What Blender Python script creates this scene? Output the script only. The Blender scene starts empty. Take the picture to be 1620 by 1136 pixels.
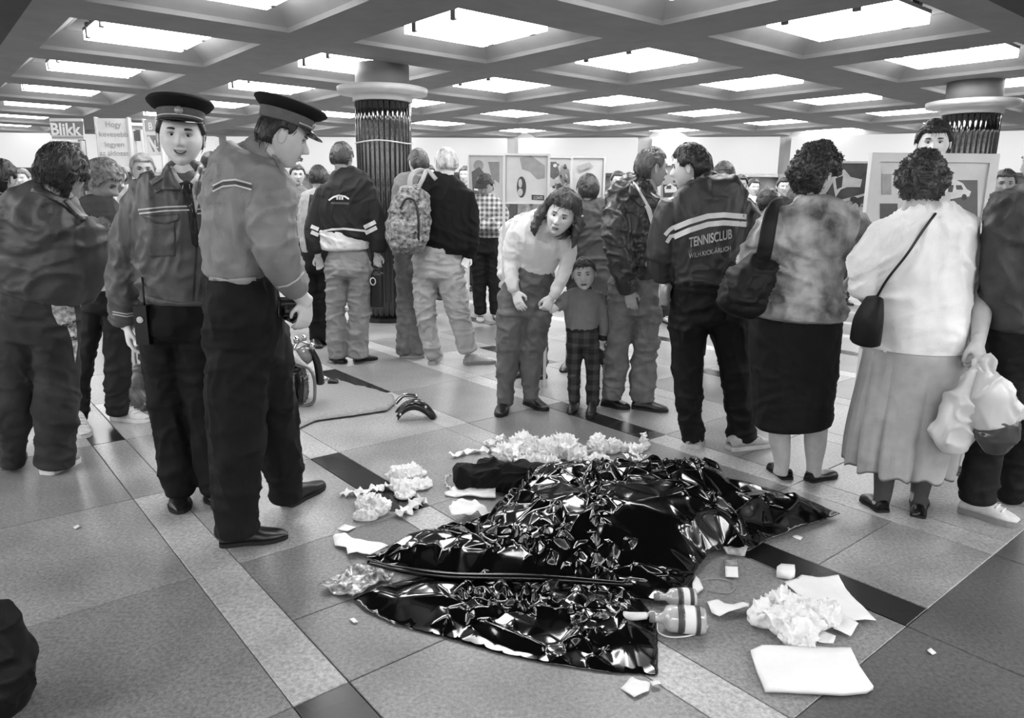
import bpy, bmesh, math, random
import numpy as np
from mathutils import Matrix, Vector
from mathutils.bvhtree import BVHTree
from mathutils.geometry import delaunay_2d_cdt

random.seed(7); rng = np.random.RandomState(7)
S = bpy.context.scene; COL = S.collection

# ---------------------------------------------------------------- camera, world, exposure
FPX, PITCH, ROLL, YAW, CAMH = 1152.7, .2169, .0107, .6906, 1.43
_c, _s = math.cos(PITCH), math.sin(PITCH)
FW = np.array([0, _c, -_s]); UP0 = np.array([0, _s, _c]); X0 = np.array([1., 0, 0])
RX = math.cos(ROLL)*X0 + math.sin(ROLL)*UP0
RU = -math.sin(ROLL)*X0 + math.cos(ROLL)*UP0
CAM = np.array([0, 0, CAMH])
cam = bpy.data.cameras.new('camera'); camo = bpy.data.objects.new('camera', cam); COL.objects.link(camo)
cam.sensor_width = 36; cam.lens = FPX/1620*36; cam.clip_end = 200; cam.clip_start = .05
camo.matrix_world = Matrix(((RX[0], RU[0], -FW[0], 0), (RX[1], RU[1], -FW[1], 0), (RX[2], RU[2], -FW[2], CAMH), (0, 0, 0, 1)))
S.camera = camo
S.view_settings.view_transform = 'Standard'; S.view_settings.look = 'None'
S.view_settings.gamma = 1; S.view_settings.use_curve_mapping = False
S.view_settings.exposure = 1.4
S.cycles.use_denoising = True
S.cycles.max_bounces = 6; S.cycles.diffuse_bounces = 4; S.cycles.glossy_bounces = 3
S.cycles.sample_clamp_indirect = 6
wd = bpy.data.worlds.new('world'); S.world = wd; wd.use_nodes = True
wd.node_tree.nodes['Background'].inputs[0].default_value = (.5, .5, .5, 1)
wd.node_tree.nodes['Background'].inputs[1].default_value = .35
LAMP = 6.5           # strength of every ceiling lamp
FASCIA = .27         # strength of the lit shop signs

def ray(px, py): return RX*(px-810)/FPX - RU*(py-568)/FPX + FW
def gnd(px, py, z=0.):
    d = ray(px, py); return CAM + d*((z-CAMH)/d[2])
def atY(px, py, Y):
    d = ray(px, py); return CAM + d*(Y/d[1])
def ppm(p): return FPX/((np.asarray(p)-CAM) @ FW)      # pixels per metre at a point
AX = np.array([math.cos(YAW), math.sin(YAW)]); BX = np.array([-math.sin(YAW), math.cos(YAW)])
def AB(a, b, z=0.): return np.array([a*AX[0]+b*BX[0], a*AX[1]+b*BX[1], z])

# ---------------------------------------------------------------- noise
def _h(ix, iy, iz, s):
    n = (ix*374761393 + iy*668265263 + iz*2147483647 + s*1274126177) & 0xffffffff
    n = ((n ^ (n >> 13))*1274126177) & 0xffffffff
    n = ((n ^ (n >> 16))*2246822519) & 0xffffffff
    return ((n ^ (n >> 15)) & 0xffff)/32767.5 - 1
def vn(p, seed=0):
    p = np.asarray(p, float); i = np.floor(p).astype(np.int64); f = p-i; u = f*f*(3-2*f); r = 0
    for dx in (0, 1):
        wx = u[:, 0] if dx else 1-u[:, 0]
        for dy in (0, 1):
            wy = u[:, 1] if dy else 1-u[:, 1]
            for dz in (0, 1):
                wz = u[:, 2] if dz else 1-u[:, 2]
                r = r + wx*wy*wz*_h(i[:, 0]+dx, i[:, 1]+dy, i[:, 2]+dz, seed)
    return r
def sst(x, a, b):
    t = np.clip((x-a)/(b-a), 0, 1); return t*t*(3-2*t)

# ---------------------------------------------------------------- materials (all neutral greys: a black and white photograph)
MATS = {}
def g2l(g): return (g/255)**2.2
def node(nt, t, **k):
    n = nt.nodes.new(t)
    for a, b in k.items(): setattr(n, a, b)
    return n
def mat(name, g, rough=.6, spec=.5, amt=.15, sc=8., bump=0., bsc=60., emit=0., metal=0., coat=0., bands=None, lo=None, coords='Object', tone=False, alpha=1., pattern=None, stretch=None, transl=0., wr=0., wsc=8.):
    if name in MATS: return MATS[name]
    m = bpy.data.materials.new(name); m.use_nodes = True; nt = m.node_tree; L = nt.links
    b = nt.nodes['Principled BSDF']; v = g2l(g)
    tc = node(nt, 'ShaderNodeTexCoord'); co = tc.outputs[coords]
    if stretch:
        mp = node(nt, 'ShaderNodeMapping'); mp.inputs['Scale'].default_value = stretch; L.new(co, mp.inputs[0]); cs = mp.outputs[0]
    else: cs = co
    n = node(nt, 'ShaderNodeTexNoise'); n.inputs['Scale'].default_value = sc; n.inputs['Detail'].default_value = 5; L.new(cs, n.inputs[0])
    r = node(nt, 'ShaderNodeMapRange'); L.new(n.outputs[0], r.inputs[0])
    r.inputs[1].default_value = .3; r.inputs[2].default_value = .7
    lov = v*(1-amt) if lo is None else g2l(lo); r.inputs[3].default_value = lov; r.inputs[4].default_value = v*(1+amt)
    out = r.outputs[0]
    if pattern == 'plaid':
        sp = node(nt, 'ShaderNodeSeparateXYZ'); L.new(co, sp.inputs[0]); last = None
        for ax in ('X', 'Z'):
            m1 = node(nt, 'ShaderNodeMath', operation='MULTIPLY'); m1.inputs[1].default_value = stretch_k; L.new(sp.outputs[ax], m1.inputs[0])
            m2 = node(nt, 'ShaderNodeMath', operation='SINE'); L.new(m1.outputs[0], m2.inputs[0])
            m3 = node(nt, 'ShaderNodeMath', operation='GREATER_THAN'); m3.inputs[1].default_value = 0.; L.new(m2.outputs[0], m3.inputs[0])
            last = m3.outputs[0] if last is None else last
            if ax == 'Z':
                m4 = node(nt, 'ShaderNodeMath', operation='ADD'); L.new(last, m4.inputs[0]); L.new(m3.outputs[0], m4.inputs[1]); last = m4.outputs[0]
        m5 = node(nt, 'ShaderNodeMapRange'); m5.inputs[1].default_value = 0; m5.inputs[2].default_value = 2; m5.inputs[3].default_value = .25; m5.inputs[4].default_value = 1.6
        L.new(last, m5.inputs[0]); m6 = node(nt, 'ShaderNodeMath', operation='MULTIPLY'); L.new(m5.outputs[0], m6.inputs[0]); L.new(out, m6.inputs[1]); out = m6.outputs[0]
    if bands:
        for (nx, ny, nz, lo_, hi_, gg, *lim) in bands:
            d = node(nt, 'ShaderNodeVectorMath', operation='DOT_PRODUCT'); d.inputs[1].default_value = (nx, ny, nz); L.new(co, d.inputs[0])
            a = node(nt, 'ShaderNodeMath', operation='GREATER_THAN'); a.inputs[1].default_value = lo_; L.new(d.outputs['Value'], a.inputs[0])
            c = node(nt, 'ShaderNodeMath', operation='LESS_THAN'); c.inputs[1].default_value = hi_; L.new(d.outputs['Value'], c.inputs[0])
            mm = node(nt, 'ShaderNodeMath', operation='MULTIPLY'); L.new(a.outputs[0], mm.inputs[0]); L.new(c.outputs[0], mm.inputs[1]); msk = mm.outputs[0]
            if lim:
                sp = node(nt, 'ShaderNodeSeparateXYZ'); L.new(co, sp.inputs[0])
                a = node(nt, 'ShaderNodeMath', operation='GREATER_THAN'); a.inputs[1].default_value = lim[0]; L.new(sp.outputs['X'], a.inputs[0])
                c = node(nt, 'ShaderNodeMath', operation='LESS_THAN'); c.inputs[1].default_value = lim[1]; L.new(sp.outputs['X'], c.inputs[0])
                q = node(nt, 'ShaderNodeMath', operation='MULTIPLY'); L.new(a.outputs[0], q.inputs[0]); L.new(c.outputs[0], q.inputs[1])
                q2 = node(nt, 'ShaderNodeMath', operation='MULTIPLY'); L.new(q.outputs[0], q2.inputs[0]); L.new(msk, q2.inputs[1]); msk = q2.outputs[0]
            mx = node(nt, 'ShaderNodeMix'); mx.inputs[3].default_value = g2l(gg); L.new(msk, mx.inputs[0]); L.new(out, mx.inputs[2]); out = mx.outputs[0]
    if tone:
        at = node(nt, 'ShaderNodeAttribute', attribute_name='tone'); q = node(nt, 'ShaderNodeMath', operation='MULTIPLY')
        L.new(at.outputs['Fac'], q.inputs[0]); L.new(out, q.inputs[1]); out = q.outputs[0]
    cb = node(nt, 'ShaderNodeCombineColor')
    for k in range(3): L.new(out, cb.inputs[k])
    L.new(cb.outputs[0], b.inputs['Base Color'])
    b.inputs['Roughness'].default_value = rough; b.inputs['Specular IOR Level'].default_value = spec; b.inputs['Metallic'].default_value = metal
    b.inputs['Coat Weight'].default_value = coat; b.inputs['Coat Roughness'].default_value = .08
    if transl: b.inputs['Transmission Weight'].default_value = transl
    if emit:
        b.inputs['Emission Color'].default_value = (1, 1, 1, 1); b.inputs['Emission Strength'].default_value = emit
    if alpha < 1: b.inputs['Alpha'].default_value = alpha
    if bump:
        n2 = node(nt, 'ShaderNodeTexNoise'); n2.inputs['Scale'].default_value = bsc; n2.inputs['Detail'].default_value = 4; L.new(cs, n2.inputs[0])
        bp = node(nt, 'ShaderNodeBump'); bp.inputs['Strength'].default_value = min(1, bump*1.0); bp.inputs['Distance'].default_value = .006; L.new(n2.outputs[0], bp.inputs['Height']); L.new(bp.outputs[0], b.inputs['Normal'])
        if wr:
            n3 = node(nt, 'ShaderNodeTexNoise', noise_type='RIDGED_MULTIFRACTAL', normalize=False); n3.inputs['Scale'].default_value = wsc; n3.inputs['Detail'].default_value = 3; n3.inputs['Distortion'].default_value = .7; n3.inputs['Roughness'].default_value = .45; L.new(co, n3.inputs[0])
            b3 = node(nt, 'ShaderNodeBump'); b3.inputs['Strength'].default_value = wr; b3.inputs['Distance'].default_value = .02; L.new(n3.outputs[0], b3.inputs['Height']); L.new(b3.outputs[0], bp.inputs['Normal'])
    MATS[name] = m; return m
stretch_k = 90.

# ---------------------------------------------------------------- mesh helpers
class MB:
    def __init__(s): s.v = []; s.f = []; s.n = 0
    def add(s, v, f):
        v = np.asarray(v, float).reshape(-1, 3); s.v.append(v); n = s.n
        s.f += [tuple(int(i)+n for i in q) for q in f]; s.n += len(v); return s
    def join(s, o): return s.add(o.V(), o.f) if o.n else s
    def V(s): return np.concatenate(s.v) if s.v else np.zeros((0, 3))
def mesh(name, mb, smooth=True):
    me = bpy.data.meshes.new(name); me.from_pydata(mb.V().tolist() if isinstance(mb, MB) else mb[0].tolist(), [], mb.f if isinstance(mb, MB) else mb[1])
    me.update()
    if smooth: me.shade_smooth()
    return me
def link(name, me, m=None, parent=None, base=None, kind=None, label=None):
    o = bpy.data.objects.new(name, me); COL.objects.link(o)
    if m is not None and not me.materials: me.materials.append(m)
    if base is not None:
        n = len(me.vertices); a = np.empty(n*3); me.vertices.foreach_get('co', a); a = a.reshape(-1, 3)-np.asarray(base); me.vertices.foreach_set('co', a.ravel()); me.update()
        if parent is None: o.location = base
    if parent is not None: o.parent = parent
    if kind: o['kind'] = kind
    if label: o['label'] = label
    return o
def tag(o, label, cat, group=None):
    o['label'] = label; o['category'] = cat
    if group: o['group'] = group
    return o
def empty(name, loc, label, cat, group=None, rz=0):
    o = bpy.data.objects.new(name, None); COL.objects.link(o); o.location = loc; o.rotation_euler.z = rz; o.empty_display_size = .1
    return tag(o, label, cat, group)
def box(mb, lo, hi, bev=0):
    x0, y0, z0 = lo; x1, y1, z1 = hi
    v = [(x0, y0, z0), (x1, y0, z0), (x1, y1, z0), (x0, y1, z0), (x0, y0, z1), (x1, y0, z1), (x1, y1, z1), (x0, y1, z1)]
    return mb.add(v, [(0, 3, 2, 1), (4, 5, 6, 7), (0, 1, 5, 4), (1, 2, 6, 5), (2, 3, 7, 6), (3, 0, 4, 7)])
def xf(mb, M):
    M = np.array(M); r = MB(); v = mb.V(); r.add(v @ M[:3, :3].T + M[:3, 3], mb.f); return r
def spline(P, n):
    P = np.asarray(P, float)
    if len(P) < 3: 
        t = np.linspace(0, 1, n)[:, None]; return P[0]*(1-t)+P[-1]*t
    Q = np.vstack([2*P[0]-P[1], P, 2*P[-1]-P[-2]]); out = []; m = len(P)-1
    for u in np.linspace(0, m, n):
        k = min(int(u), m-1); t = u-k; a, b, c, d = Q[k:k+4]
        out.append(.5*((2*b)+(-a+c)*t+(2*a-5*b+4*c-d)*t*t+(-a+3*b-3*c+d)*t**3))
    return np.array(out)
def tube(P, ra, rb=None, n=None, seg=16, ref=(0, 1, 0), cap=True, sq=1., rough=False):
    """loft of ellipses: ra across the ref axis, rb along it"""
    P = np.asarray(P, float); ra = np.ones(len(P))*np.asarray(ra, float); rb = ra.copy() if rb is None else np.ones(len(P))*np.asarray(rb, float)
    n = n or max(len(P)*5, 8)
    if len(P) > 2 or n > len(P):
        Z = spline(np.hstack([P, ra[:, None], rb[:, None]]), n); P = Z[:, :3]; ra = np.maximum(Z[:, 3], 1e-4); rb = np.maximum(Z[:, 4], 1e-4)
    T = np.gradient(P, axis=0); T /= np.linalg.norm(T, axis=1)[:, None]+1e-12
    ref = np.asarray(ref, float); th = np.linspace(0, 2*math.pi, seg, endpoint=False)
    N1 = np.cross(T, ref); l = np.linalg.norm(N1, axis=1)
    bad = l < .25
    if bad.any(): N1[bad] = np.cross(T[bad], np.array([ref[2], ref[0], ref[1]]) if abs(ref[1]) < .9 else np.array([0, 0, 1.]))
    for k in range(1, len(N1)):
        if N1[k] @ N1[k-1] < 0: N1[k] = -N1[k]
    N1 /= np.linalg.norm(N1, axis=1)[:, None]; N2 = np.cross(N1, T)
    cs, sn = np.cos(th), np.sin(th)
    if sq != 1: cs = np.sign(cs)*abs(cs)**sq; sn = np.sign(sn)*abs(sn)**sq
    V = P[:, None]+N1[:, None]*(ra[:, None]*cs)[..., None]+N2[:, None]*(rb[:, None]*sn)[..., None]
    V = V.reshape(-1, 3); F = []
    for k in range(len(P)-1):
        for j in range(seg):
            a = k*seg+j; b = k*seg+(j+1) % seg; F.append((a, b, b+seg, a+seg))
    mb = MB()
    if cap:
        V = np.vstack([V, P[0]-T[0]*min(ra[0], rb[0])*.35, P[-1]+T[-1]*min(ra[-1], rb[-1])*.35]); e = len(V)
        for j in range(seg):
            F.append(((j+1) % seg, j, e-2)); a = (len(P)-1)*seg; F.append((a+j, a+(j+1) % seg, e-1))
    return mb.add(V, F)
def ell(c, r, seg=16, rings=10):
    th = np.linspace(0, math.pi, rings+1)[1:-1]; ph = np.linspace(0, 2*math.pi, seg, endpoint=False); V = [(0, 0, 1)]
    for t in th:
        for p in ph: V.append((math.sin(t)*math.cos(p), math.sin(t)*math.sin(p), math.cos(t)))
    V.append((0, 0, -1)); V = np.array(V)*np.asarray(r)+np.asarray(c); F = []; e = len(V)-1
    for j in range(seg): F.append((0, 1+j, 1+(j+1) % seg)); F.append((e, e-seg+(j+1) % seg, e-seg+j))
    for k in range(rings-2):
        for j in range(seg): a = 1+k*seg+j; b = 1+k*seg+(j+1) % seg; F.append((a, a+seg, b+seg, b))
    return MB().add(V, F)
def lathe(prof, seg=32, c=(0, 0, 0)):
    V = []; F = []
    for r, z in prof:
        for k in range(seg): a = 2*math.pi*k/seg; V.append((c[0]+r*math.cos(a), c[1]+r*math.sin(a), c[2]+z))
    for i in range(len(prof)-1):
        for j in range(seg): a = i*seg+j; b = i*seg+(j+1) % seg; F.append((a, b, b+seg, a+seg))
    F.append(tuple(range(seg-1, -1, -1))); F.append(tuple(range((len(prof)-1)*seg, len(prof)*seg)))
    return MB().add(V, F)
def vox(mb, size, smooth=4, name='cloth'):
    me = mesh(name, mb); o = bpy.data.objects.new('temp', me); COL.objects.link(o)
    m = o.modifiers.new('r', 'REMESH'); m.mode = 'VOXEL'; m.voxel_size = size; m.use_smooth_shade = True
    if smooth: q = o.modifiers.new('s', 'SMOOTH'); q.factor = .5; q.iterations = smooth
    dg = bpy.context.evaluated_depsgraph_get(); r = bpy.data.meshes.new_from_object(o.evaluated_get(dg)); r.name = name
    bpy.data.objects.remove(o); bpy.data.meshes.remove(me); return r
def getco(me):
    n = len(me.vertices); a = np.empty(n*3); me.vertices.foreach_get('co', a); return a.reshape(-1, 3)
def getno(me):
    n = len(me.vertices); a = np.empty(n*3); me.vertex_normals.foreach_get('vector', a); return a.reshape(-1, 3)
def setco(me, a): me.vertices.foreach_set('co', a.ravel()); me.update()
def folds(me, amp, sc=(5, 5, 12), seed=0, warp=1.2, fine=.35, mask=None):
    c = getco(me); n = getno(me)
    w = np.stack([vn(c*3.1, seed+1), vn(c*3.1+9, seed+2), vn(c*2.7+5, seed+3)], 1)*warp
    s_ = np.array(sc); r = 1-abs(vn(c*s_+w, seed))*2.2; r2 = 1-abs(vn(c*s_*2.1+w*1.5+3, seed+7))*2.2; r3 = 1-abs(vn(c*s_*1.3*np.array([1.5, 1, .6])+w*2+8, seed+9))*2.2
    P_ = lambda x: np.clip(x, 0, 1)**2.2-.22
    d = amp*1.6*(P_(r)+.75*P_(r3)+fine*1.6*P_(r2))
    if mask is not None: d *= mask(c)
    d *= (1-.9*sst(-n[:, 2], .15, .5))*(.3+.7*sst(c[:, 2]-c[:, 2].min(), 0, .06))
    setco(me, c+n*d[:, None]); return me
def to_mb(me):
    mb = MB(); mb.add(getco(me), [tuple(p.vertices) for p in me.polygons]); return mb
# ---- flat patch cut to an outline, with inner points every step
def inpoly(P, q):
    P = np.asarray(P); x, y = q[:, 0], q[:, 1]; c = np.zeros(len(q), bool); j = len(P)-1
    for i in range(len(P)):
        xi, yi = P[i]; xj, yj = P[j]
        c ^= ((yi > y) != (yj > y)) & (x < (xj-xi)*(y-yi)/((yj-yi) or 1e-12)+xi); j = i
    return c
def edist(P, q):
    P = np.asarray(P, float); r = np.full(len(q), 1e9)
    for i in range(len(P)):
        a = P[i]; b = P[(i+1) % len(P)]; ab = b-a; t = np.clip(((q-a) @ ab)/(ab @ ab+1e-12), 0, 1); r = np.minimum(r, np.linalg.norm(q-a-t[:, None]*ab, axis=1))
    return r
def patch(poly, step, jit=.25):
    poly = np.asarray(poly, float); B = []
    for i in range(len(poly)):
        a, b = poly[i], poly[(i+1) % len(poly)]; k = max(1, int(np.linalg.norm(b-a)/step))
        for t in range(k): B.append(a+(b-a)*t/k)
    B = np.array(B); lo, hi = B.min(0), B.max(0)
    gx, gy = np.meshgrid(np.arange(lo[0]+step/2, hi[0], step), np.arange(lo[1]+step/2, hi[1], step)); q = np.stack([gx.ravel(), gy.ravel()], 1)
    q = q[inpoly(poly, q)] if len(q) else q
    if len(q): q = q[edist(poly, q) > step*.45]; q = q+(rng.rand(*q.shape)-.5)*step*jit
    V = np.vstack([B, q]) if len(q) else B; n = len(B)
    r = delaunay_2d_cdt([Vector(p) for p in V.tolist()], [(i, (i+1) % n) for i in range(n)], [], 1, 1e-6)
    return np.array([tuple(v) for v in r[0]]), [tuple(f) for f in r[2]]
def thick(V, F, t, up=(0, 0, 1)):
    """closed slab from an open sheet"""
    up = np.asarray(up, float); n = len(V); from collections import Counter
    E = Counter()
    for f in F:
        for a, b in zip(f, f[1:]+f[:1]): E[(a, b)] += 1
    G = list(F)+[tuple(i+n for i in reversed(f)) for f in F]
    for (a, b) in E:
        if (b, a) not in E: G.append((b, a, a+n, b+n))
    return MB().add(np.vstack([V, V-up*t]), G)
def bvh_of(objs):
    V = []; F = []; n = 0
    for o in objs:
        c = getco(o.data)
        off = np.array(o.location) if o.parent is None else np.array(o.parent.location)
        V += (c+off).tolist(); F += [tuple(i+n for i in p.vertices) for p in o.data.polygons]; n = len(V)
    return BVHTree.FromPolygons(V, F)
def drape(tree, uv, off, fallback=None):
    """points of the picture plane onto a real surface: lie on it at distance off"""
    out = []; prev = fallback
    for px, py in uv:
        d = ray(px, py); d = d/np.linalg.norm(d); h = tree.ray_cast(Vector(CAM), Vector(d))
        if h[0] is None: dist = prev if prev else 4.
        else: dist = h[3]; prev = dist
        out.append(CAM+d*(dist-off))
    return np.array(out)
def decal(name, poly, tree, m, parent, off=.004, step=4., th=.0, label=None):
    V, F = patch(poly, step); W = drape(tree, V, off)
    if th: mb = thick(W, F, -th, FW)
    else: mb = MB().add(W, F)
    return link(name, mesh(name, mb), m, parent, np.array(parent.location), label=label)
def strip(pts, w):
    P = np.asarray(pts, float); T = np.gradient(P, axis=0); T /= np.linalg.norm(T, axis=1)[:, None]; N = np.stack([-T[:, 1], T[:, 0]], 1)
    w = np.ones(len(P))*np.asarray(w); return np.vstack([P+N*w[:, None], (P-N*w[:, None])[::-1]])
def textmesh(s, size=1., bold=.03):
    cu = bpy.data.curves.new('t', 'FONT'); cu.body = s; cu.size = size; cu.offset = bold; o = bpy.data.objects.new('t', cu); COL.objects.link(o)
    dg = bpy.context.evaluated_depsgraph_get(); me = bpy.data.meshes.new_from_object(o.evaluated_get(dg)); bpy.data.objects.remove(o); return me
# ================================================================= THE HALL
# ---- floor: polished stone slabs between narrow strips, on grid A (across) / B (along)
AI = [-4.55, -3.66, -2.77, -1.88, -1.0, -.11, .775, 1.675, 2.59, 3.425, 4.29, 5.17, 6.05, 6.93, 7.81, 8.69, 9.57, 10.45, 11.33]; SW = .088
BJ = [-1.95, -1.0, -.065, .87, 1.80, 2.735, 3.68, 4.66, 5.6, 6.54, 7.48, 8.42, 9.36, 10.3, 11.24, 12.2]
GR = .006
stone = []
for k, gy in enumerate((92, 106, 120, 136, 152)):
    stone.append(mat('stone_%d' % k, gy, rough=.27, spec=.5, amt=.22, sc=55, bump=.05, bsc=140, coords='Generated', stretch=(1, 1, 1)))
def stonemat(name, g, amt, sc, rough=.26):
    m = bpy.data.materials.new(name); m.use_nodes = True; nt = m.node_tree; L = nt.links; b = nt.nodes['Principled BSDF']
    ge = node(nt, 'ShaderNodeNewGeometry'); n1 = node(nt, 'ShaderNodeTexNoise'); n1.inputs['Scale'].default_value = sc; n1.inputs['Detail'].default_value = 6; n1.inputs['Roughness'].default_value = .75
    n2 = node(nt, 'ShaderNodeTexNoise'); n2.inputs['Scale'].default_value = 2.2; n2.inputs['Detail'].default_value = 4
    L.new(ge.outputs['Position'], n1.inputs[0]); L.new(ge.outputs['Position'], n2.inputs[0])
    r = node(nt, 'ShaderNodeMapRange'); r.inputs[1].default_value = .32; r.inputs[2].default_value = .68; v = g2l(g); r.inputs[3].default_value = v*(1-amt); r.inputs[4].default_value = v*(1+amt); L.new(n1.outputs[0], r.inputs[0])
    r2 = node(nt, 'ShaderNodeMapRange'); r2.inputs[1].default_value = .3; r2.inputs[2].default_value = .7; r2.inputs[3].default_value = .68; r2.inputs[4].default_value = 1.22; L.new(n2.outputs[0], r2.inputs[0])
    mu = node(nt, 'ShaderNodeMath', operation='MULTIPLY'); L.new(r.outputs[0], mu.inputs[0]); L.new(r2.outputs[0], mu.inputs[1])
    cb = node(nt, 'ShaderNodeCombineColor'); [L.new(mu.outputs[0], cb.inputs[k]) for k in range(3)]; L.new(cb.outputs[0], b.inputs['Base Color'])
    rr = node(nt, 'ShaderNodeMapRange'); rr.inputs[3].default_value = rough; rr.inputs[4].default_value = rough+.16; L.new(n2.outputs[0], rr.inputs[0]); L.new(rr.outputs[0], b.inputs['Roughness'])
    b.inputs['Specular IOR Level'].default_value = .5; return m
SM = {g: stonemat('polished_stone_%d' % g, g, .55, 72) for g in (84, 98, 110, 122, 134, 148)}
S_LIGHT = stonemat('pale_granite_strip', 160, .5, 60, .3); S_DARK = stonemat('black_stone_strip', 30, .3, 90, .2)
floor = link('floor', mesh('floor', box(MB(), (-22, -7, -.12), (20, 24, -GR)), False), mat('dark_joint', 88, rough=.45, amt=.2, sc=3, coords='Object'), kind='structure')
# the pieces far away are one slab of the same stone
def tile(a0, a1, b0, b1, m):
    g = .0019; me_ = MB(); c = AB((a0+a1)/2, (b0+b1)/2)
    P = [AB(a0+g, b0+g), AB(a1-g, b0+g), AB(a1-g, b1-g), AB(a0+g, b1-g)]; e = .0025
    Q = [AB(a0+g+e, b0+g+e), AB(a1-g-e, b0+g+e), AB(a1-g-e, b1-g-e), AB(a0+g+e, b1-g-e)]
    v = [p+np.array([0, 0, -GR-.002]) for p in P]+[p+np.array([0, 0, -.0015]) for p in P]+Q
    me_.add(v, [(0, 1, 5, 4), (1, 2, 6, 5), (2, 3, 7, 6), (3, 0, 4, 7), (4, 5, 9, 8), (5, 6, 10, 9), (6, 7, 11, 10), (7, 4, 8, 11), (8, 9, 10, 11)])
    return me_
keyed = {(6, 5): 134, (6, 4): 110, (6, 3): 110, (5, 5): 134, (5, 4): 122, (5, 3): 110, (7, 5): 134, (7, 6): 148, (6, 6): 134, (7, 4): 122, (7, 3): 122, (7, 2): 98, (8, 3): 134, (8, 4): 110, (8, 5): 110, (8, 2): 84, (9, 2): 84, (7, 7): 148, (8, 6): 122, (8, 7): 134, (9, 3): 148, (9, 4): 122, (9, 5): 134}
rr = random.Random(3)
for i in range(len(AI)-1):
    for j in range(len(BJ)-1):
        c = AB((AI[i]+AI[i+1])/2, (BJ[j]+BJ[j+1])/2)
        if c[1] < .2 or abs(c[0]) > c[1]*.78+3.2 or c[1] > 13: 
            rr.random(); continue
        last = BJ[j] < .8
        # narrow strip on the left line of the cell
        jj = j-3; ii = i-6; dark = (jj % 4) == (0 if ii % 2 == 0 else 2); light = not dark
        a0 = AI[i]-SW+.004
        if not last or i <= 6:
            mb = tile(AI[i]-SW, AI[i]+SW, BJ[j], BJ[j+1], None)
            lm = S_DARK if dark else S_LIGHT
            if light and (ii in (4, 5) or (ii, jj) in ((2, 1), (2, 2), (0, 3))): lm = SM[134]
            link('floor_tile', mesh('floor_tile', mb, False), lm, floor)
        A0 = AI[i]+SW if not last or i <= 6 else AI[i]-SW
        key = (i, j); g = keyed.get(key, rr.choice((110, 122, 134, 148)) if c[1] > 4 else 122)
        if last and i > 6: g = 84
        if (i, j) in ((8, 3), (9, 4), (6, 4)):
            mid = (BJ[j]+BJ[j+1])/2-.05
            for (q0, q1, gg) in ((BJ[j], mid, g), (mid, BJ[j+1], 122 if (i, j) != (6, 4) else 110)):
                link('floor_tile', mesh('floor_tile', tile(A0, AI[i+1]-SW, q0, q1, None), False), SM[gg], floor)
        else: link('floor_tile', mesh('floor_tile', tile(A0, AI[i+1]-SW, BJ[j], BJ[j+1], None), False), SM[g], floor)
far = MB()
# beyond: continuous paving, joints too small to see
P = [(-22, 12.2), (20, 12.2), (20, 24), (-22, 24)]
far.add([(x, y, -.004) for x, y in P], [(0, 1, 2, 3)]); o = link('floor_paving', mesh('floor_paving', far, False), SM[134], floor); o['kind'] = 'stuff'

# ---- coffered ceiling
UA, VB, ZC = 2.22, 2.39, 2.85
IA0, JB0 = 2.297, 2.782
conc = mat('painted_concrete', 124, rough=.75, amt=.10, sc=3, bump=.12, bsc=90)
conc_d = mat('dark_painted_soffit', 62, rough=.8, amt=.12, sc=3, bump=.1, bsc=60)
lampm = mat('lamp_diffuser', 235, rough=.6, amt=0, emit=LAMP); steel = mat('lamp_steel', 90, rough=.5, amt=.05)
def coffer_mesh():
    mb = MB(); hu, hv = UA/2, VB/2
    def ringp(fu, fv, z): return [(-fu, -fv, z), (fu, -fv, z), (fu, fv, z), (-fu, fv, z)]
    L = [(.5*UA, .5*VB, 0), (.36*UA, .36*VB, 0), (.36*UA-.02, .36*VB-.02, .035), (.275*UA, .275*VB, .17), (.262*UA, .262*VB, .17), (.255*UA, .255*VB, .34)]
    v = []; f = []
    for k, (a, b, z) in enumerate(L):
        v += ringp(a, b, z)
        if k: 
            for q in range(4): f.append(((k-1)*4+q, k*4+q, k*4+(q+1) % 4, (k-1)*4+(q+1) % 4))
    n = (len(L)-1)*4; f.append((n, n+3, n+2, n+1)); return mb.add(v, f)
cof = mesh('ceiling_coffer', coffer_mesh(), False); cof.materials.append(conc)
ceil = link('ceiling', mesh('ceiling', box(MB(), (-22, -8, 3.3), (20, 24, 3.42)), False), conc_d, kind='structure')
dm = MB(); box(dm, (-.205*UA, -.205*VB, .07), (.205*UA, .205*VB, .15)); dm = mesh('diffuser', dm, False); dm.materials.append(lampm)
fm = MB(); box(fm, (-.208*UA, -.208*VB, .15), (.208*UA, .208*VB, .18))
for sx, sy in ((1, 1), (1, -1), (-1, 1), (-1, -1)): box(fm, (sx*.17*UA-.03, sy*.17*VB-.03, .18), (sx*.17*UA+.03, sy*.17*VB+.03, .34))
for sx, sy in ((1, 1), (-1, -1), (1, -1), (-1, 1)): box(fm, (sx*.2*UA-.025, sy*.13*VB-.035, .06), (sx*.2*UA+.008, sy*.13*VB+.035, .2))
fm = mesh('lamp_housing', fm, False); fm.materials.append(steel)
def hall(c): return -13.5 < c[0] < 11.6 and -6 < c[1] < 17.6-.018*max(0, c[0])**2
solid = MB(); nl = 0
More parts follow.
